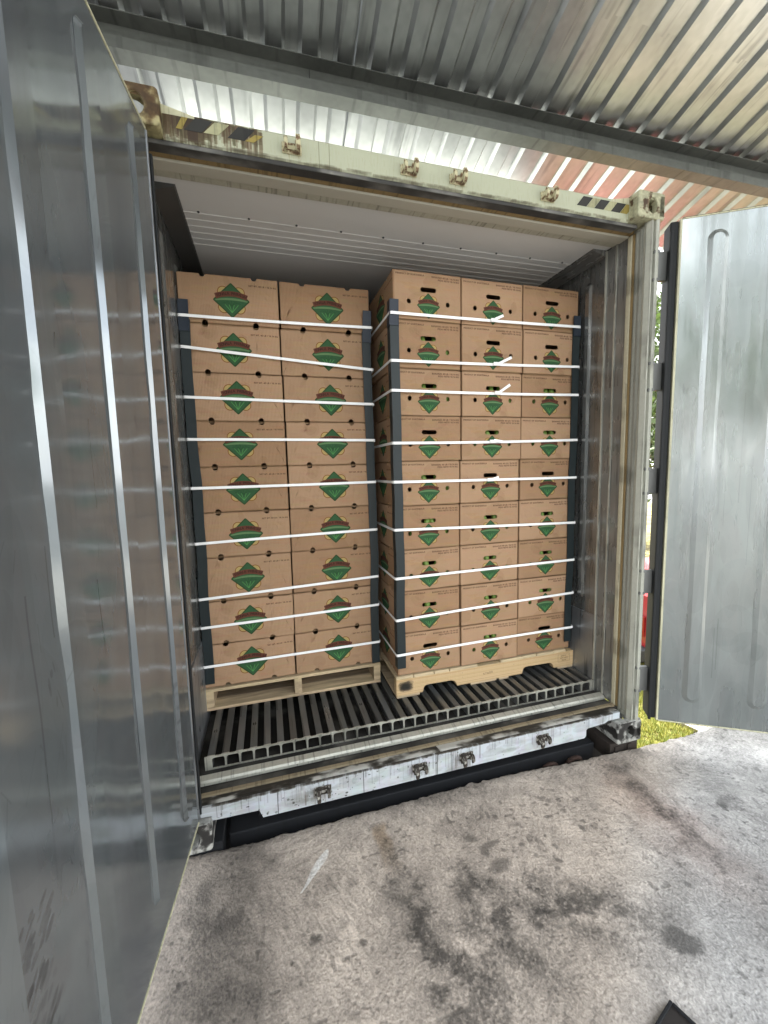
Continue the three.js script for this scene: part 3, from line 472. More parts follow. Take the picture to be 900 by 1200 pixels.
// ------------------------------------------------------------------ trailer chassis under the container
{
  const t = thing('trailer_chassis', 'dark steel trailer frame in the shadowed gap under the container sill', 'trailer', [0, 0, 0]);
  mesh('cross_beam', box(-1.2, 1.2, -0.3, -0.02, -0.25, -0.195, 0.006), M.navy, t); mesh('cross_beam', box(-1.0, 0.98, -0.26, -0.03, -0.19, -0.085, 0.006), M.navy, t);
  mesh('bolster', merge([box(1.02, 1.215, -0.1, -0.003, -0.19, -0.012, 0.004), box(1.05, 1.075, -0.09, -0.02, -0.012, -0.004), box(1.14, 1.165, -0.09, -0.02, -0.012, -0.004)]), std({ color: lin(0.05, 0.034, 0.026), roughness: 0.9, map: steelMap }), t);
  mesh('bolster', box(-1.215, -1.02, -0.1, -0.003, -0.19, -0.03, 0.004), M.navy, t);
  for (const x of [-0.5, 0.5]) mesh('main_rail', box(x - 0.07, x + 0.07, -0.42, -0.03, -11.5, -0.2), M.navy, t);
  for (const x of [0.5, 0.66]) { const g = new THREE.TorusGeometry(0.05, 0.012, 8, 16); const o = mesh('air_hose', g, M.rust, t); o.position.set(x + 0.15, -0.1, -0.055); o.rotation.x = 0.3; }
  for (const z of [-2.2, -3.5]) for (const x of [-0.95, 0.95]) {
    const ty = new THREE.TorusGeometry(0.36, 0.13, 12, 28); ty.rotateY(Math.PI / 2); ty.scale(1.1, 1, 1); const w = mesh('wheel', buv(ty), M.rubber, t); w.position.set(x, groundY + 0.49, z);
    const ri = new THREE.CylinderGeometry(0.25, 0.25, 0.16, 20); ri.rotateZ(Math.PI / 2); mesh('rim', buv(ri), M.hinge, w);
  }
}

// ------------------------------------------------------------------ cartons
function kraftPaint(c, w, h, v) {
  c.fillStyle = ['#a28366', '#99795c', '#a8886b'][v]; c.fillRect(0, 0, w, h);
  for (let i = 0; i < 260; i++) { c.fillStyle = `rgba(${120 + rnd() * 90},${90 + rnd() * 70},${50 + rnd() * 60},${0.02 + rnd() * 0.05})`; c.fillRect(rnd() * w, rnd() * h, 20 + rnd() * 220, 2 + rnd() * 30); }
  for (let i = 0; i < 30; i++) { c.strokeStyle = `rgba(${rnd() < 0.5 ? '70,46,24' : '222,190,150'},${0.06 + rnd() * 0.16})`; c.lineWidth = 0.8 + rnd() * 2; const x = rnd() * w, y = rnd() * h; c.beginPath(); c.moveTo(x, y); c.lineTo(x + rr(-60, 60), y + rr(-30, 30)); c.stroke(); }
  for (const [x, y, a, b] of [[0, 0, w, 9], [0, h - 9, w, 9], [0, 0, 8, h], [w - 8, 0, 8, h]]) { c.fillStyle = 'rgba(84,56,30,.16)'; c.fillRect(x, y, a, b); }
  for (let i = 0; i < 5; i++) { c.fillStyle = `rgba(96,66,38,${0.04 + rnd() * 0.07})`; c.beginPath(); c.ellipse(rnd() * w, rnd() * h, 30 + rnd() * 120, 20 + rnd() * 70, rnd() * 3, 0, 7); c.fill(); }
  for (let x = 0; x < w; x += 5) { c.fillStyle = `rgba(90,62,34,${0.02 + rnd() * 0.05})`; c.fillRect(x, 0, 2, h); }
}
const creases = (c, xs, h) => { for (const [x, y0, y1] of xs) { c.fillStyle = 'rgba(70,44,20,.32)'; c.fillRect(x, y0 * h, 2, (y1 - y0) * h); c.fillStyle = 'rgba(240,214,180,.25)'; c.fillRect(x + 2, y0 * h, 2, (y1 - y0) * h); } };
function emblem(c, cx, cy, R) {
  const P = (pts) => { c.beginPath(); pts.forEach(([x, y], i) => (i ? c.lineTo(cx + x * R, cy + y * R) : c.moveTo(cx + x * R, cy + y * R))); c.closePath(); };
  c.lineJoin = 'round';
  for (const [x, y] of [[-0.48, -0.5], [0.48, -0.5], [-0.48, 0.5], [0.48, 0.5]]) { c.fillStyle = '#a9935c'; c.strokeStyle = '#7a4a16'; c.lineWidth = R * 0.05; c.beginPath(); c.arc(cx + x * R, cy + y * R, R * 0.33, 0, 7); c.fill(); c.stroke(); }
  c.strokeStyle = '#23401c'; c.lineWidth = R * 0.16; P([[0, -1], [1.02, 0.03], [0, 1.02], [-1.02, 0.03]]); c.stroke(); c.fillStyle = '#2b5230'; c.fill();
  c.strokeStyle = '#1d4a22'; c.lineWidth = R * 0.035;
  for (let k = 0; k < 5; k++) { const a = Math.PI * (0.14 + 0.18 * k); c.beginPath(); c.moveTo(cx, cy + 0.42 * R); c.quadraticCurveTo(cx + Math.cos(a) * 0.3 * R, cy + 0.05 * R, cx + Math.cos(a) * 0.62 * R, cy + (0.5 - 0.35 * Math.sin(a)) * R - 0.1 * R); c.stroke(); }
  c.strokeStyle = '#4c8a48'; for (let k = 0; k < 4; k++) { const a = Math.PI * (0.2 + 0.2 * k); c.beginPath(); c.moveTo(cx, cy + 0.8 * R); c.lineTo(cx + Math.cos(a) * 0.5 * R, cy + 0.3 * R); c.stroke(); }
  const arc = (y, b) => [cx - 1.02 * R, cy + y * R, cx, cy + (y - b) * R, cx + 1.02 * R, cy + y * R];
  c.fillStyle = '#5b7a50'; c.beginPath(); let q = arc(0.02, 0.3); c.moveTo(q[0], q[1]); c.quadraticCurveTo(...q.slice(2)); c.lineTo(cx + 0.92 * R, cy + 0.08 * R); c.quadraticCurveTo(cx, cy - 0.06 * R, cx - 0.92 * R, cy + 0.08 * R); c.fill();
  c.fillStyle = '#5e3322'; c.beginPath(); q = arc(-0.36, 0.42); c.moveTo(q[0], q[1]); c.quadraticCurveTo(...q.slice(2)); c.lineTo(cx + 0.92 * R, cy - 0.03 * R); c.quadraticCurveTo(cx, cy - 0.42 * R, cx - 0.92 * R, cy - 0.03 * R); c.closePath(); c.fill();
  c.fillStyle = '#35160e'; c.font = `bold ${R * 0.25}px sans-serif`; c.textAlign = 'center';
  const t = 'TONALA PREMIUM'; for (let i = 0; i < t.length; i++) { const u = (i - (t.length - 1) / 2) / t.length; c.save(); c.translate(cx + u * 1.75 * R, cy - 0.33 * R + u * u * 0.75 * R); c.rotate(u * 0.7); c.fillText(t[i], 0, 0); c.restore(); }
}
const longTex = [0, 1, 2].map((v) => canvasTex(1024, 512, (c, w, h) => {
  kraftPaint(c, w, h, v); emblem(c, w * 0.52, h * 0.5, h * 0.33);
  c.fillStyle = '#432918'; c.font = 'bold 25px sans-serif'; c.textAlign = 'right'; c.fillText('NET WT. 40 LB / 18.14 KG', w * 0.985, h * 0.185);
  creases(c, v === 0 ? [[w * 0.24, 0.08, 0.92], [w * 0.745, 0.08, 0.4]] : v === 1 ? [[w * 0.235, 0.08, 0.9]] : [[w * 0.75, 0.1, 0.9], [w * 0.24, 0.1, 0.3]], h);
}));
const shortTex = [0, 1, 2].map((v) => canvasTex(800, 512, (c, w, h) => {
  kraftPaint(c, w, h, v); emblem(c, w * 0.505, h * 0.69, h * 0.245);
  c.fillStyle = '#432918'; c.font = 'bold 27px sans-serif'; c.textAlign = 'left'; c.fillText('PRODUCT OF GUATEMALA', w * 0.025, h * 0.085);
  c.textAlign = 'right'; c.fillText('BANANAS 40 LB / 18.14 KG', w * 0.975, h * 0.095); c.fillText('PESO NETO 18.14 KG', w * 0.975, h * 0.15);
  creases(c, v === 0 ? [[w * 0.31, 0.03, 0.3]] : v === 1 ? [[w * 0.34, 0.02, 0.32], [w * 0.62, 0.02, 0.3]] : [[w * 0.5, 0.02, 0.28]], h);
}));
const boardBump = dataTex(512, 512, (u, v) => { const k = 128 + 190 * (fbm(u * 2.4, v * 1.8, 3) - 0.5) + 26 * (fbm(u * 16, v * 9, 3) - 0.5) + 7 * Math.sin(u * 420); return [k, k, k]; }, false);
const kraftLong = longTex.map((t) => std({ map: t, roughness: 0.85, bumpMap: boardBump, bumpScale: 0.012 })), kraftShort = shortTex.map((t) => std({ map: t, roughness: 0.85, bumpMap: boardBump, bumpScale: 0.01 }));
const lidTones = [lin(0.37, 0.235, 0.135), lin(0.35, 0.22, 0.125), lin(0.39, 0.25, 0.15)].map((c) => std({ color: c, roughness: 0.88 }));
// front panels: real cut-outs in board 5 mm thick
function panel(kind, W, H) {
  const s = new THREE.Shape();
  if (kind === 'long') {
    const r = 0.0155, n = [0.24 * W, 0.755 * W];
    s.moveTo(0, 0); for (const x of n) { s.lineTo(x - r, 0); s.absarc(x, 0, r, Math.PI, 0, true); } s.lineTo(W, 0); s.lineTo(W, H);
    for (const x of [...n].reverse()) { s.lineTo(x + r, H); s.absarc(x, H, r, 0, Math.PI, true); } s.lineTo(0, H); s.lineTo(0, 0);
  } else {
    s.moveTo(0, 0); s.lineTo(W, 0); s.lineTo(W, H); s.lineTo(0, H); s.lineTo(0, 0);
    const slot = new THREE.Path(), cx = 0.505 * W, cy = H * 0.645, a = 0.034, r = 0.0125; slot.moveTo(cx - a, cy - r); slot.absarc(cx - a, cy, r, -Math.PI / 2, Math.PI / 2, true); slot.lineTo(cx + a, cy + r); slot.absarc(cx + a, cy, r, Math.PI / 2, -Math.PI / 2, true); slot.lineTo(cx - a, cy - r); s.holes.push(slot);
    for (const fx of [0.21, 0.8]) { const p = new THREE.Path(); p.absellipse(fx * W, 0.37 * H, 0.0125, 0.0135, 0, Math.PI * 2, true); s.holes.push(p); }
  }
  const g = new THREE.ExtrudeGeometry(s, { depth: 0.005, bevelEnabled: true, bevelSize: 0.0008, bevelThickness: 0.0008, bevelSegments: 1, curveSegments: 8 });
  g.translate(0, 0, -0.0058); const p = g.attributes.position, uv = g.attributes.uv; for (let i = 0; i < p.count; i++) uv.setXY(i, clamp(p.getX(i) / W, 0.002, 0.998), clamp(p.getY(i) / H, 0.002, 0.998));
  g.translate(-W / 2, 0, 0);
  return new TessellateModifier(0.035, 5).modify(g.index ? g.toNonIndexed() : g);
}
function bulge(g, W, H, v) {            // soft dents and bellying of the board, fixed at the edges
  const q = g.clone(), p = q.attributes.position;
  for (let i = 0; i < p.count; i++) { const x = p.getX(i), y = p.getY(i), e = Math.min(1, 14 * Math.min(W / 2 - Math.abs(x), y - 0.004, H - y)); p.setZ(i, p.getZ(i) + Math.max(0, e) * (0.004 * Math.cos(x / W * 3) + 0.011 * (fbm(x * 9 + 17 * v, y * 13 + 5 * v, 2) - 0.5))); if (e < 1) { p.setY(i, y + 0.0022 * (noise(x * 14 + 31 * v, 3 + v) - 0.5)); } }
  q.computeVertexNormals(); return q;
}
const D = { long: [0.496, 0.245, 0.388], short: [0.389, 0.2475, 0.496] };
const cartonParts = {};
for (const kind of ['long', 'short']) {
  const [W, H, dp] = D[kind], lip = 0.006;
  const fr = panel(kind, W, H - lip); fr.translate(0, lip, 0);
  const sides = merge([box(-W / 2, -W / 2 + 0.005, lip, H, -dp, -0.0062), box(W / 2 - 0.005, W / 2, lip, H, -dp, -0.0062), box(-W / 2 + 0.0052, W / 2 - 0.0052, H - 0.005, H - 0.0003, -dp, -0.03), box(-W / 2 + 0.0052, W / 2 - 0.0052, lip, H - 0.0052, -dp, -dp + 0.005)]);
  const cuts = kind === 'long' ? [[-W / 2 + 0.0056, -0.26 * W - 0.016], [-0.26 * W + 0.016, 0.255 * W - 0.016], [0.255 * W + 0.016, W / 2 - 0.0056]] : [[-W / 2 + 0.0056, W / 2 - 0.0056]];
  const tray = merge([box(-W / 2 + 0.006, W / 2 - 0.006, 0, 0.006, -dp + 0.006, -0.035), ...cuts.map(([a, b]) => box(a, b, 0.0002, 0.02, -0.0135, -0.0102))]);
  const side = panel(kind === 'long' ? 'short' : 'long', dp, H - lip); side.translate(0, lip, 0);
  cartonParts[kind] = { fr: [0, 1, 2, 3, 4].map((v) => bulge(fr, W, H, v)), sides, tray, side };
}
let cartonCount = 0;
function carton(kind, x, y, z, turn, v, label, group, sideArt) {
  const t = thing('banana_carton', label, 'carton', [x, y, z], group); t.rotation.y = turn;
  const c = cartonParts[kind];
  mesh('printed_panel', c.fr[cartonCount++ * 7 % 5], (kind === 'long' ? kraftLong : kraftShort)[v], t);
  mesh('lid', c.sides, lidTones[(v + 1) % 3], t); mesh('tray', c.tray, M.kraftDark, t);
  if (sideArt) { const s = mesh('printed_panel', c.side, kraftLong[(v + 1) % 3], t); s.rotation.y = -Math.PI / 2; s.position.set(-D[kind][0] / 2 - 0.0062, 0, -D[kind][2] / 2 - 0.002); }
  return t;
}
const ord = ['topmost', 'second from top', 'third from top', 'fourth from top', 'fifth from top', 'fourth from bottom', 'third from bottom', 'second from bottom', 'lowest'];
const ordn = ['first', 'second', 'third', 'fourth', 'fifth', 'sixth', 'seventh', 'eighth', 'ninth'];
const LZ = -0.68, RZ = -0.462, palTop = 0.3555;
for (let r = 0; r < 9; r++) for (let c = 0; c < 2; c++) {
  const top = [2.595, 2.346, 2.095, 1.843, 1.598, 1.35, 1.1, 0.853, 0.606, palTop];
  const cx = [-0.9, -0.395][c] + [0.002, 0.0, 0.002, 0.003, 0.005, 0.003, 0.001, 0, -0.002][r] + rr(-0.002, 0.002), y = top[r + 1];
  const o = carton('long', cx, y, LZ + rr(-0.01, 0.002), rr(-0.012, 0.012), (r * 2 + c * 1 + (r >> 1)) % 3, `brown carton, ${ord[r]} in the ${c ? 'right' : 'left'} column of the two-wide left pallet load`, 'banana cartons on the left pallet');
  o.scale.y = (top[r] - y) / D.long[1] * 0.996;
}
const holesGreen = new Set(['1,0', '2,0', '2,1', '2,2', '3,1', '3,2', '4,0', '5,0', '5,1', '5,2', '6,0', '6,1', '6,2', '7,0', '7,1', '7,2', '8,1']);
for (let r = 0; r < 9; r++) for (let c = 0; c < 3; c++) {
  const top = [2.619, 2.366, 2.112, 1.857, 1.606, 1.355, 1.103, 0.86, 0.608, palTop];
  const lean = [0.012, 0.012, 0.012, 0.008, 0.004, 0.001, 0.0, 0.001, 0][r];
  const cx = [0.122, 0.522, 0.92][c] + lean + rr(-0.002, 0.002), y = top[r + 1], col = ['left', 'middle', 'right'][c], z = RZ + rr(-0.009, 0.002);
  const o = carton('short', cx, y, z, rr(-0.011, 0.011), (r + c * 2 + (r >> 1)) % 3, `carton with handle slot, ${ord[r]} in the ${col} column of the three-wide right load`, 'banana cartons on the right pallet', c === 0);
  o.scale.y = (top[r] - y) / D.short[1] * 0.996;
  if (holesGreen.has(`${r},${c}`)) {
    const b = thing('green_bananas', `green bananas inside handle-slot carton ${ord[r]}, ${col} column of the right load`, 'bananas', [cx, y, z], 'bananas seen through carton holes');
    for (let k = 0; k < 5; k++) {
      const x = -0.13 + 0.062 * k + rr(-0.012, 0.012), tilt = rr(-0.25, 0.25), R = 0.019;
      const cu = new THREE.CatmullRomCurve3([new THREE.Vector3(x - tilt * 0.1, 0.03, -0.05), new THREE.Vector3(x - tilt * 0.05, 0.09, -0.034), new THREE.Vector3(x + tilt * 0.03, 0.15, -0.032), new THREE.Vector3(x + tilt * 0.1, 0.215, -0.05)]);
      const g = new THREE.TubeGeometry(cu, 10, R, 7); const p = g.attributes.position; const P = cu.getSpacedPoints(10);
      for (let i = 0; i <= 10; i++) { const f = Math.pow(Math.sin(Math.PI * (0.08 + 0.84 * i / 10)), 0.5); for (let q = 0; q <= 7; q++) { const n = i * 8 + q; p.setXYZ(n, mix(P[i].x, p.getX(n), f), mix(P[i].y, p.getY(n), f), mix(P[i].z, p.getZ(n), f)); } }
      g.computeVertexNormals(); mesh('banana', g, M.banana, b);
    }
  }
}

// ------------------------------------------------------------------ pallets
{
  const t = thing('wooden_pallet', 'pale wooden pallet under the two-wide left load, open end facing out', 'pallet', [-0.64, 0.223, LZ]);
  const W = 0.512, wd = (v) => { const m = M.wood.clone(); m.color = lin(...[[0.95, 0.93, 0.9], [0.86, 0.82, 0.75], [1, 0.98, 0.95]][v]); return m; };
  const w3 = [wd(0), wd(1), wd(2)];
  for (let k = 0; k < 8; k++) mesh('deck_board', box(-W, W, 0.112, 0.13, -0.1 - k * 0.155, 0.006 - k * 0.155, 0.002), w3[k % 3], t);
  for (const x of [-0.492, 0, 0.49]) mesh('stringer', buv(new THREE.BoxGeometry(0.042, 0.092, 1.19).translate(x, 0.0645, -0.594)), w3[x ? 2 : 0], t);
  for (let k = 0; k < 8; k++) mesh('base_board', box(-W, W, 0.0, 0.0165, -0.1 - k * 0.104, 0.002 - k * 0.104, 0.002), k ? M.greyWood : w3[2], t);
}
{
  const t = thing('wooden_pallet', 'stamped pale wooden pallet with notched front stringer under the three-wide right load', 'pallet', [0, 0.223, RZ]);
  const X0 = -0.09, X1 = 1.148;
  const strMap = canvasTex(2048, 256, (c, w, h) => {
    c.fillStyle = '#c8b08a'; c.fillRect(0, 0, w, h);
    for (let i = 0; i < 300; i++) { c.strokeStyle = `rgba(${120 + rnd() * 60},${84 + rnd() * 50},${40 + rnd() * 40},${0.06 + rnd() * 0.16})`; c.lineWidth = 0.6 + rnd() * 2.4; const y = rnd() * h; c.beginPath(); c.moveTo(0, y); c.bezierCurveTo(w * 0.3, y + rr(-12, 12), w * 0.6, y + rr(-12, 12), w, y + rr(-10, 10)); c.stroke(); }
    for (let x = 0; x < w; x += 9 + rnd() * 5) { c.fillStyle = `rgba(236,214,170,${0.06 + rnd() * 0.16})`; c.fillRect(x, 0, 3, h); }
    for (let i = 0; i < 160; i++) { c.fillStyle = `rgba(20,16,14,${0.03 + rnd() * 0.07})`; c.beginPath(); c.ellipse(95 + rr(-45, 45), 110 + rr(-50, 60), 12 + rnd() * 40, 10 + rnd() * 34, rnd() * 3, 0, 7); c.fill(); }
    c.fillStyle = 'rgba(60,40,20,.75)'; c.font = 'bold 40px serif'; c.textAlign = 'center'; c.save(); c.translate(w * 0.485, h * 0.58); c.rotate(-0.1); c.fillText('17x25', 0, 0); c.restore();
    c.strokeStyle = c.fillStyle = 'rgba(70,46,22,.6)'; c.lineWidth = 3; c.strokeRect(w * 0.905, 38, 150, 130); c.font = 'bold 34px sans-serif'; c.fillText('IPPC', w * 0.94, 80); c.fillText('GT-HT', w * 0.943, 118); c.fillText('025', w * 0.943, 156); c.fillRect(w * 0.905, 126, 150, 2);
    for (const [x, y] of [[700, 60], [705, 130], [1300, 70], [40, 50], [1990, 60]]) { c.fillStyle = 'rgba(50,40,30,.5)'; c.beginPath(); c.arc(x, y, 4, 0, 7); c.fill(); }
  });
  const s = new THREE.Shape(), y0 = 0.0155, y1 = 0.112, n = (a, b) => { s.lineTo(a, y0); s.lineTo(a + 0.006, 0.04); s.quadraticCurveTo(a + 0.01, 0.057, a + 0.04, 0.058); s.lineTo(b - 0.04, 0.056); s.quadraticCurveTo(b - 0.006, 0.05, b, y0); };
  s.moveTo(X0, y0); n(0.073, 0.299); n(0.757, 1.0); s.lineTo(X1, y0); s.lineTo(X1, y1); s.lineTo(X0, y1); s.lineTo(X0, y0);
  const sg = new THREE.ExtrudeGeometry(s, { depth: 0.038, bevelEnabled: true, bevelSize: 0.0015, bevelThickness: 0.0015, bevelSegments: 1, curveSegments: 6 }); sg.translate(0, 0, -0.0385);
  const a = sg.attributes.uv, p = sg.attributes.position; for (let i = 0; i < a.count; i++) a.setXY(i, (p.getX(i) - X0) / (X1 - X0), (p.getY(i) - 0.014) / 0.1);
  const sm = std({ map: strMap, roughness: 0.85 });
  for (const z of [0, -0.47, -0.94]) mesh('stringer', sg, z ? M.wood : sm, t).position.z = z;
  const bw = [0.11, 0.13, 0.1, 0.19, 0.165, 0.1, 0.13, 0.1, 0.085]; let x = X0; bw.forEach((w, k) => { if (k === 4) { x += 0.16 ; } if (x + w > X1 + 0.02) return; const o = mesh('deck_board', box(x, Math.min(x + w - 0.004, X1), 0.1138, 0.1315, -1.0, rr(-0.002, 0.004), 0.002), M.wood, t); x += w; });
  for (const [p0, p1] of [[X0, 0.055], [0.392, 0.574], [0.59, 0.66], [1.03, X1]]) mesh('base_board', box(p0, p1, 0, 0.0138, -1.0, rr(-0.004, 0.0), 0.002), M.wood, t);
}

// ------------------------------------------------------------------ corner boards and straps
function cornerBoard(x, z, y0, y1, ysplit, sx, label) {
  const t = thing('corner_board', label, 'corner protector', [x, y0, z], 'plastic corner boards on the pallet loads');
  const piece = (a, b, off, w) => {
    const N = 26, pos = [], idx = [], L = [[0, -w], [0, 0], [w, 0], [w, -0.004], [0.004, -0.004], [0.004, -w]];
    for (let k = 0; k <= N; k++) { const y = mix(a, b, k / N), bx = (sx < 0 ? 0.02 : 0.009) * (noise(y * 3.1 + x * 9, 2) - 0.5) + 0.004 * (noise(y * 9 + x, 7) - 0.5); for (const [lx, lz] of L) pos.push(sx * (lx - off) + bx, y, lz + off); }
    for (let k = 0; k < N; k++) for (let q = 0; q < 6; q++) { const i = k * 6 + q, j = k * 6 + (q + 1) % 6; sx > 0 ? idx.push(i, j, i + 6, j, j + 6, i + 6) : idx.push(i, i + 6, j, j, i + 6, j + 6); }
    for (const b0 of [0, N * 6]) idx.push(b0, b0 + 1, b0 + 4, b0, b0 + 4, b0 + 5, b0 + 1, b0 + 2, b0 + 3, b0 + 1, b0 + 3, b0 + 4);
    const g = new THREE.BufferGeometry(); g.setAttribute('position', new THREE.Float32BufferAttribute(pos, 3)); g.setIndex(idx); const q = g.toNonIndexed(); q.computeVertexNormals(); return buv(q);
  };
  mesh('upper_piece', piece(ysplit - 0.0 - y0, y1 - y0, 0.0042, 0.05), M.guardBlue, t); mesh('lower_piece', piece(0, ysplit + 0.06 - y0, 0, 0.05), M.guardSlate, t);
}
cornerBoard(-1.149, LZ + 0.008, 0.385, 2.456, 2.3, 1, 'dark blue corner board on the left edge of the two-wide load');
cornerBoard(-0.132, LZ + 0.008, 0.36, 2.476, 2.3, -1, 'dark corner board on the right edge of the two-wide load');
cornerBoard(-0.084, RZ + 0.011, 0.41, 2.464, 2.33, 1, 'slate blue corner board on the left edge of the three-wide load');
cornerBoard(1.126, RZ + 0.009, 0.41, 2.468, 2.35, -1, 'dark corner board on the right edge of the three-wide load');
function strap(x0, x1, ya, yb, z, depth, label, tail) {
  const t = thing('plastic_strap', label, 'strap', [0, 0, 0], 'white straps around the pallet loads');
  const r = 0.012, pts = [];
  for (let k = 0; k <= 8; k++) pts.push([x0, ya, z - depth + (depth - r) * k / 8]);
  for (let k = 1; k <= 5; k++) { const a = Math.PI - k / 5 * Math.PI / 2; pts.push([x0 + r + r * Math.cos(a), ya, z - r + r * Math.sin(a)]); }
  for (let k = 1; k <= 24; k++) { const u = k / 24, x = mix(x0 + r, x1 - r, u); pts.push([x, mix(ya, yb, u) - 0.006 * Math.sin(Math.PI * u) * (hash(Math.round(ya * 1000), 5) - 0.3), z - 0.006 * Math.sin(Math.PI * u)]); }
  for (let k = 1; k <= 5; k++) { const a = Math.PI / 2 - k / 5 * Math.PI / 2; pts.push([x1 - r + r * Math.cos(a), yb, z - r + r * Math.sin(a)]); }
  for (let k = 1; k <= 8; k++) pts.push([x1, yb, z - r - (depth - r) * k / 8]);
  mesh('strap_band', ribbon(pts, 0.0145, 0.0016), M.strap, t);
  if (tail) { const [a, b, c, d] = tail, l = Math.hypot(c - a, d - b); const g = box(-0.004, l, -0.0075, 0.0075, -0.0008, 0.0008); g.rotateZ(Math.atan2(d - b, c - a)); g.translate(a, b, z + 0.004); mesh('loose_end', g, M.strap, t); const s = box(-0.02, 0.02, -0.0095, 0.0095, -0.002, 0.003, 0.001); s.rotateZ(Math.atan2(yb - ya, x1 - x0)); s.translate(a - 0.01, mix(ya, yb, (a - x0) / (x1 - x0)), z + 0.002); mesh('strap_seal', s, M.strap, t); }
}
[[2.376, 2.383], [2.22, 2.147], [1.966, 1.95], [1.748, 1.741], [1.49, 1.494], [1.189, 1.206], [0.879, 0.915], [0.717, 0.735], [0.491, 0.496]].forEach(([a, b], i) => strap(-1.1555, -0.126, a, b, LZ + 0.0145, 1.15, `white plastic strap, ${ord[i]} around the two-wide left load`));
const tails = [[0.541, 2.405, 0.589, 2.427], [0.559, 2.158, 0.645, 2.198], [0.568, 1.999, 0.637, 2.043], [0.537, 1.722, 0.595, 1.713], [0.521, 1.494, 0.566, 1.506]];
[[2.393, 2.403], [2.147, 2.167], [1.991, 1.998], [1.709, 1.723], [1.496, 1.489], [1.228, 1.201], [0.949, 0.959], [0.704, 0.74], [0.495, 0.508]].forEach(([a, b], i) => strap(-0.0905, 1.1325, a, b, RZ + 0.0175, 0.97, `white plastic strap, ${ord[i]} around the three-wide right load`, tails[i]));

// ------------------------------------------------------------------ corrugated roof over the dock
{
  const t = thing('corrugated_roof', 'galvanised corrugated roof over the dock, carried by a steel channel', 'roof');
  const YB = 3.45, ZB = -0.45, SL = 0.29375, KX = -0.031, z0 = -1.03, z1 = 3.6, pitch = 0.1622;
  const at = (X, z, h) => [X + KX * (z - ZB), YB + SL * (z - ZB) + h, z];
  // pan, flank, crown, flank
  const prof = [[0, 0.025], [0.0, 0.025], [0.056, 0.025], [0.074, 0], [0.146, 0], [0.1622, 0.025]];
  for (let s = -3; s < 4; s++) {
    const X0 = -0.253 + s * 7 * pitch, pts = [];
    for (let k = 0; k < 7; k++) for (const [a, h] of prof.slice(1, -1)) pts.push([X0 + 0.0 + k * pitch + a, h]);
    pts.push([X0 + 7 * pitch, 0.024], [X0 + 7 * pitch + 0.03, 0.024]);
    const up = (s & 1 ? 0.006 : 0), pos = [], uv = [], nz = 14;
    const P = (i, j) => { const z = mix(z0, z1, j / nz), sag = 0.004 * (noise(pts[i][0] * 2.2, z * 1.1) - 0.5); return at(pts[i][0], z, pts[i][1] + up + 0.004 * (i > pts.length - 3 ? 1 : 0) + sag); };
    for (let i = 0; i < pts.length - 1; i++) for (let j = 0; j < nz; j++) {
      const A = P(i, j), B = P(i + 1, j), C = P(i + 1, j + 1), Dd = P(i, j + 1);
      for (const q of [A, C, B, A, Dd, C]) { pos.push(...q); uv.push(q[0] * 0.8, q[2] * 0.8); }
    }
    const g = new THREE.BufferGeometry(); g.setAttribute('position', new THREE.Float32BufferAttribute(pos, 3)); g.setAttribute('uv', new THREE.Float32BufferAttribute(uv, 2)); g.computeVertexNormals();
    mesh('roof_sheet', g, M.galv, t);
  }
  // lipped channels running along x, slightly skewed like the sheets
  const chan = (z, w = 0.0755, h = 0.15, lip = 0.045, th = 0.003) => {
    const y = YB + SL * (z - ZB) - 0.004, yf = Math.min(y, y) , yt = y - 0.002;
    const P = [[0, 0], [0, -h], [w, -h], [w, -h + lip], [w - th, -h + lip], [w - th, -h + th], [th, -h + th], [th, -th], [w - 0.01, -th], [w - 0.01, 0]].map(([a, b]) => [z + a, yt + b]);
    const g = prism('zy', P, -5, 5); g.rotateY(-0.017); return g;
  };
  mesh('steel_channel', chan(-0.42), M.beam, t);
  mesh('steel_channel', chan(0.95), M.beam, t); mesh('steel_channel', chan(2.3), M.beam, t);
  for (const x of [-0.47, 0.01, 0.62, 1.16, 1.6]) mesh('channel_joint', box(x - 0.0015, x + 0.0015, 3.34, 3.44, -0.4165, -0.4145), M.black, t);
  for (const x of [-3.9, 4.4]) for (const z of [2.3]) mesh('roof_post', box(x - 0.06, x + 0.06, dockY, YB + SL * (z - ZB) - 0.16, z - 0.02, z + 0.1, 0.004), M.beam, t);
}

// ------------------------------------------------------------------ dark plate lying on the dock
{
  const t = thing('steel_plate', 'dark rusty steel plate corner lying on the dock at the bottom edge', 'steel plate', [0.304, dockY + 0.004, 0.924]); t.rotation.y = 0.305;
  const m = std({ color: lin(0.035, 0.026, 0.023), roughness: 0.7, map: steelMap });
  mesh('plate', box(-0.26, 0, 0.001, 0.012, 0.0, 0.3, 0.003), m, t); mesh('plate_rim', box(-0.26, 0.004, 0.004, 0.018, -0.005, 0.003, 0.002), M.navy, t); mesh('plate_rim', box(-0.003, 0.005, 0.004, 0.018, 0.0035, 0.3, 0.002), M.navy, t);
}

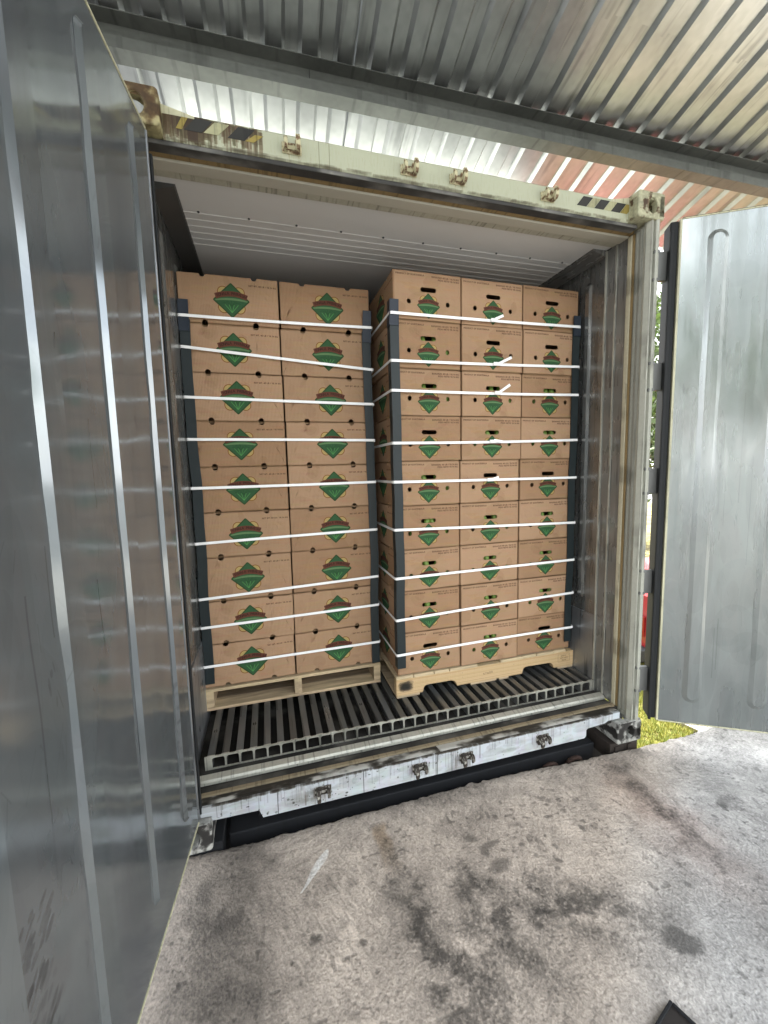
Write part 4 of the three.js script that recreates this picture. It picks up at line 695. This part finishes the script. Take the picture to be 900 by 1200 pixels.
// ------------------------------------------------------------------ red pickup, grass, slab, trees beyond the dock
{
  const t = thing('pickup_truck', 'red pickup truck parked on the grass behind the right door', 'truck', [3.72, groundY, -2.05]);
  const red = new THREE.MeshPhysicalMaterial({ color: lin(0.36, 0.02, 0.03), roughness: 0.35, clearcoat: 1, clearcoatRoughness: 0.08 });
  const glass = std({ color: lin(0.02, 0.025, 0.03), roughness: 0.06, metalness: 0.2 });
  const arch = (s, x) => { s.lineTo(x + 0.4, 0.36); s.absarc(x, 0.36, 0.4, 0, Math.PI, false); };
  const s = new THREE.Shape(); s.moveTo(4.55, 0.36); s.lineTo(4.55, 0.36); s.lineTo(4.6, 0.75); s.lineTo(4.5, 1.02); s.lineTo(3.25, 1.12); s.lineTo(0.03, 1.08); s.lineTo(0, 0.36);
  s.lineTo(0.5, 0.36); s.absarc(0.9, 0.36, 0.4, Math.PI, 0, true); s.lineTo(3.2, 0.36); s.absarc(3.6, 0.36, 0.4, Math.PI, 0, true); s.lineTo(4.55, 0.36);
  const b = new THREE.ExtrudeGeometry(s, { depth: 1.6, bevelEnabled: true, bevelSize: 0.04, bevelThickness: 0.05, bevelSegments: 3, curveSegments: 12 }); b.translate(0, 0, -1.65);
  mesh('body', buv(b), red, t);
  const cb = new THREE.Shape(); cb.moveTo(1.75, 1.06); cb.lineTo(1.85, 1.66); cb.quadraticCurveTo(1.9, 1.72, 2.0, 1.72); cb.lineTo(2.7, 1.7); cb.quadraticCurveTo(2.8, 1.68, 3.3, 1.09); cb.lineTo(1.75, 1.06);
  const cg = new THREE.ExtrudeGeometry(cb, { depth: 1.36, bevelEnabled: true, bevelSize: 0.03, bevelThickness: 0.06, bevelSegments: 3 }); cg.translate(0, 0, -1.53); mesh('cab', buv(cg), red, t);
  for (const z of [-0.108, -1.592]) mesh('window', prism('xy', [[1.95, 1.16], [2.02, 1.6], [2.62, 1.59], [3.02, 1.16]], z - 0.006, z + 0.006), glass, t);
  const rw = box(-0.005, 0.005, 0, 0.42, -0.55, 0.55, 0.003); rw.rotateZ(-0.165); rw.translate(1.757, 1.16, -0.85); mesh('window', rw, glass, t);
  const ws = box(-0.005, 0.005, 0, 0.62, -0.58, 0.58, 0.003); ws.rotateZ(0.7); ws.translate(3.27, 1.17, -0.85); mesh('window', ws, glass, t);
  mesh('side_stripe', merge([box(0.1, 4.4, 0.9, 0.94, 0.0005, 0.0045), box(-0.0445, -0.0405, 0.9, 0.94, -1.55, -0.15)]), M.white, t);
  mesh('bumper', box(-0.16, -0.02, 0.3, 0.48, -1.6, 0.0, 0.03), M.black, t); mesh('bumper', box(4.56, 4.7, 0.3, 0.5, -1.6, 0.0, 0.03), M.hinge, t);
  for (const z of [-0.14, -1.46]) mesh('tail_light', box(-0.052, -0.03, 0.6, 0.86, z - 0.07, z + 0.07, 0.008), std({ color: lin(0.25, 0.01, 0.01), roughness: 0.2 }), t);
  for (const x of [0.9, 3.6]) for (const z of [-0.1, -1.5]) {
    const ty = new THREE.TorusGeometry(0.24, 0.1, 12, 26); const w = mesh('wheel', ty, M.rubber, t); w.position.set(x, 0.34, z); const ri = new THREE.CylinderGeometry(0.17, 0.17, 0.14, 18); ri.rotateX(Math.PI / 2); mesh('rim', ri, M.hinge, w);
  }
}
{
  // grass blades near the dock
  const bl = new THREE.BufferGeometry(); const v = []; for (let k = 0; k < 5; k++) { const a = k * 1.26, c = Math.cos(a), s = Math.sin(a), w = 0.005, h = 0.036 + 0.014 * (k % 3), l = 0.026; v.push(-s * w, 0, c * w, s * w, 0, -c * w, c * l, h, s * l); }
  bl.setAttribute('position', new THREE.Float32BufferAttribute(v, 3)); bl.computeVertexNormals();
  const N = 52000, gm = std({ color: lin(0.3, 0.33, 0.11), roughness: 0.9, side: THREE.DoubleSide }), im = new THREE.InstancedMesh(bl, gm, N), m4 = new THREE.Matrix4(), q = new THREE.Quaternion(), up = new THREE.Vector3(0, 1, 0), cc = new THREE.Color();
  for (let i = 0; i < N; i++) { const x = i % 3 ? rr(1.4, 4.6) : rr(4.6, 9), z = i % 3 ? rr(-3.6, -0.12) : rr(-6.5, -0.12), k = rr(0.6, 1.4); q.setFromAxisAngle(up, rr(0, 6.28)); m4.compose(new THREE.Vector3(x, groundY, z), q, new THREE.Vector3(k, k * rr(0.6, 1.3), k)); im.setMatrixAt(i, m4); const y = rnd(); im.setColorAt(i, cc.setRGB(0.7 + 0.7 * y, 0.8 + 0.35 * y, 0.6 + 0.3 * y)); }
  im.name = 'grass'; im.castShadow = im.receiveShadow = true; im.userData = { kind: 'stuff', label: 'sunlit short grass beside the container', category: 'grass' }; scene.add(im);
  const p = prism('xz', [[3.2, -1.62], [3.34, -1.05], [3.7, -0.8], [7, -0.75], [7, -1.0], [4.1, -1.35], [3.6, -1.75]], groundY - 0.05, groundY + 0.06);
  const sl = struct(mesh('path', p, std({ map: M.slab.map, color: lin(0.8, 0.79, 0.76), roughness: 0.95 }), scene)); sl.userData.label = 'pale sunlit concrete path beside the grass';
  const hose = new THREE.TubeGeometry(new THREE.CatmullRomCurve3([[3.42, -1.3], [3.6, -1.16], [3.85, -1.12], [4.1, -1.2], [4.5, -1.05], [5.2, -0.95]].map(([x, z]) => new THREE.Vector3(x, groundY + 0.075, z))), 40, 0.012, 7);
  const ho = mesh('garden_hose', hose, std({ color: lin(0.3, 0.2, 0.12), roughness: 0.7 }), scene); ho.userData = { label: 'thin brown hose lying on the pale path', category: 'hose' };
}
// trees: tapered trunk, limbs, crown of leaf-sized faces
function makeTree(h, cr, leaves, dark) {
  const wood = [], pos = [], col = [];
  const limb = (a, b, r0, r1) => { const d = b.clone().sub(a), g = new THREE.CylinderGeometry(r1, r0, d.length(), 7, 3); g.translate(0, d.length() / 2, 0); g.applyQuaternion(new THREE.Quaternion().setFromUnitVectors(up3, d.clone().normalize())); g.translate(a.x, a.y, a.z); wood.push(g); };
  const up3 = new THREE.Vector3(0, 1, 0), top = new THREE.Vector3(rr(-0.3, 0.3), h * 0.62, rr(-0.3, 0.3)), base = new THREE.Vector3(0, -0.05, 0);
  limb(base, top, 0.05 * h * 0.5, 0.02 * h * 0.5);
  const cl = [];
  for (let k = 0; k < 13; k++) { const a = k * 2.4 + rr(-0.3, 0.3), f = rr(0.3, 0.95), s = base.clone().lerp(top, f), e = new THREE.Vector3(Math.cos(a) * cr * rr(0.4, 0.95), h * rr(0.4, 0.9), Math.sin(a) * cr * rr(0.4, 0.95)); limb(s, e, 0.012 * h * 0.5, 0.004 * h * 0.5); cl.push(e); }
  cl.push(new THREE.Vector3(0, h * 0.9, 0));
  const v = new THREE.Vector3(), n = new THREE.Vector3(), b = new THREE.Vector3();
  for (let i = 0; i < leaves; i++) {
    const c = cl[i % cl.length], R = cr * 0.42 * Math.pow(rnd(), 0.4); v.set(rr(-1, 1), rr(-0.8, 0.8), rr(-1, 1)).normalize().multiplyScalar(R).add(c);
    n.set(rr(-1, 1), rr(-1, 1), rr(-1, 1)).normalize(); b.set(rr(-1, 1), rr(-1, 1), rr(-1, 1)).cross(n).normalize(); const l = rr(0.06, 0.12);
    const q = [v.x + n.x * l, v.y + n.y * l, v.z + n.z * l], r = [v.x - n.x * l, v.y - n.y * l, v.z - n.z * l], s = [v.x + b.x * l * 0.5, v.y + b.y * l * 0.5, v.z + b.z * l * 0.5], t = [v.x - b.x * l * 0.5, v.y - b.y * l * 0.5, v.z - b.z * l * 0.5];
    pos.push(...q, ...s, ...r, ...q, ...r, ...t); const k = rr(0.5, 1.5); for (let m = 0; m < 6; m++) col.push(0.075 * k, 0.115 * k, 0.025 * k);
  }
  const g = new THREE.BufferGeometry(); g.setAttribute('position', new THREE.Float32BufferAttribute(pos, 3)); g.setAttribute('color', new THREE.Float32BufferAttribute(col, 3)); g.computeVertexNormals();
  return [merge(wood.map((w) => buv(w))), g];
}
const leafMat = new THREE.MeshPhysicalMaterial({ vertexColors: true, roughness: 0.8, side: THREE.DoubleSide, transmission: 0.35, thickness: 0 });
const bark = std({ color: lin(0.11, 0.085, 0.06), roughness: 0.95 });
const treeKinds = [makeTree(6.5, 2.3, 9000), makeTree(8.5, 3.0, 11000)];
[[8.6, -5.6, 0, 'leafy green tree seen through the gap beside the right door'], [11.5, -9.5, 1, 'tall leafy tree farthest back beyond the red pickup'], [13.5, -5.0, 1, 'broad leafy tree right of the red pickup'],
 [-9, 13, 1, 'leafy tree at the far left of the yard behind the dock'], [-4, 15, 0, 'leafy tree left of centre in the yard behind the dock'], [1, 13.5, 1, 'leafy tree in the middle of the yard behind the dock'], [6.5, 15, 0, 'leafy tree right of centre in the yard behind the dock'], [12, 12.5, 1, 'leafy tree at the far right of the yard behind the dock']].forEach(([x, z, k, label], i) => {
  const t = thing('tree', label, 'tree', [x, groundY, z]); t.rotation.y = i * 1.7;
  mesh('trunk', treeKinds[k][0], bark, t); mesh('crown', treeKinds[k][1], leafMat, t);
});

renderer.render(scene, camera);
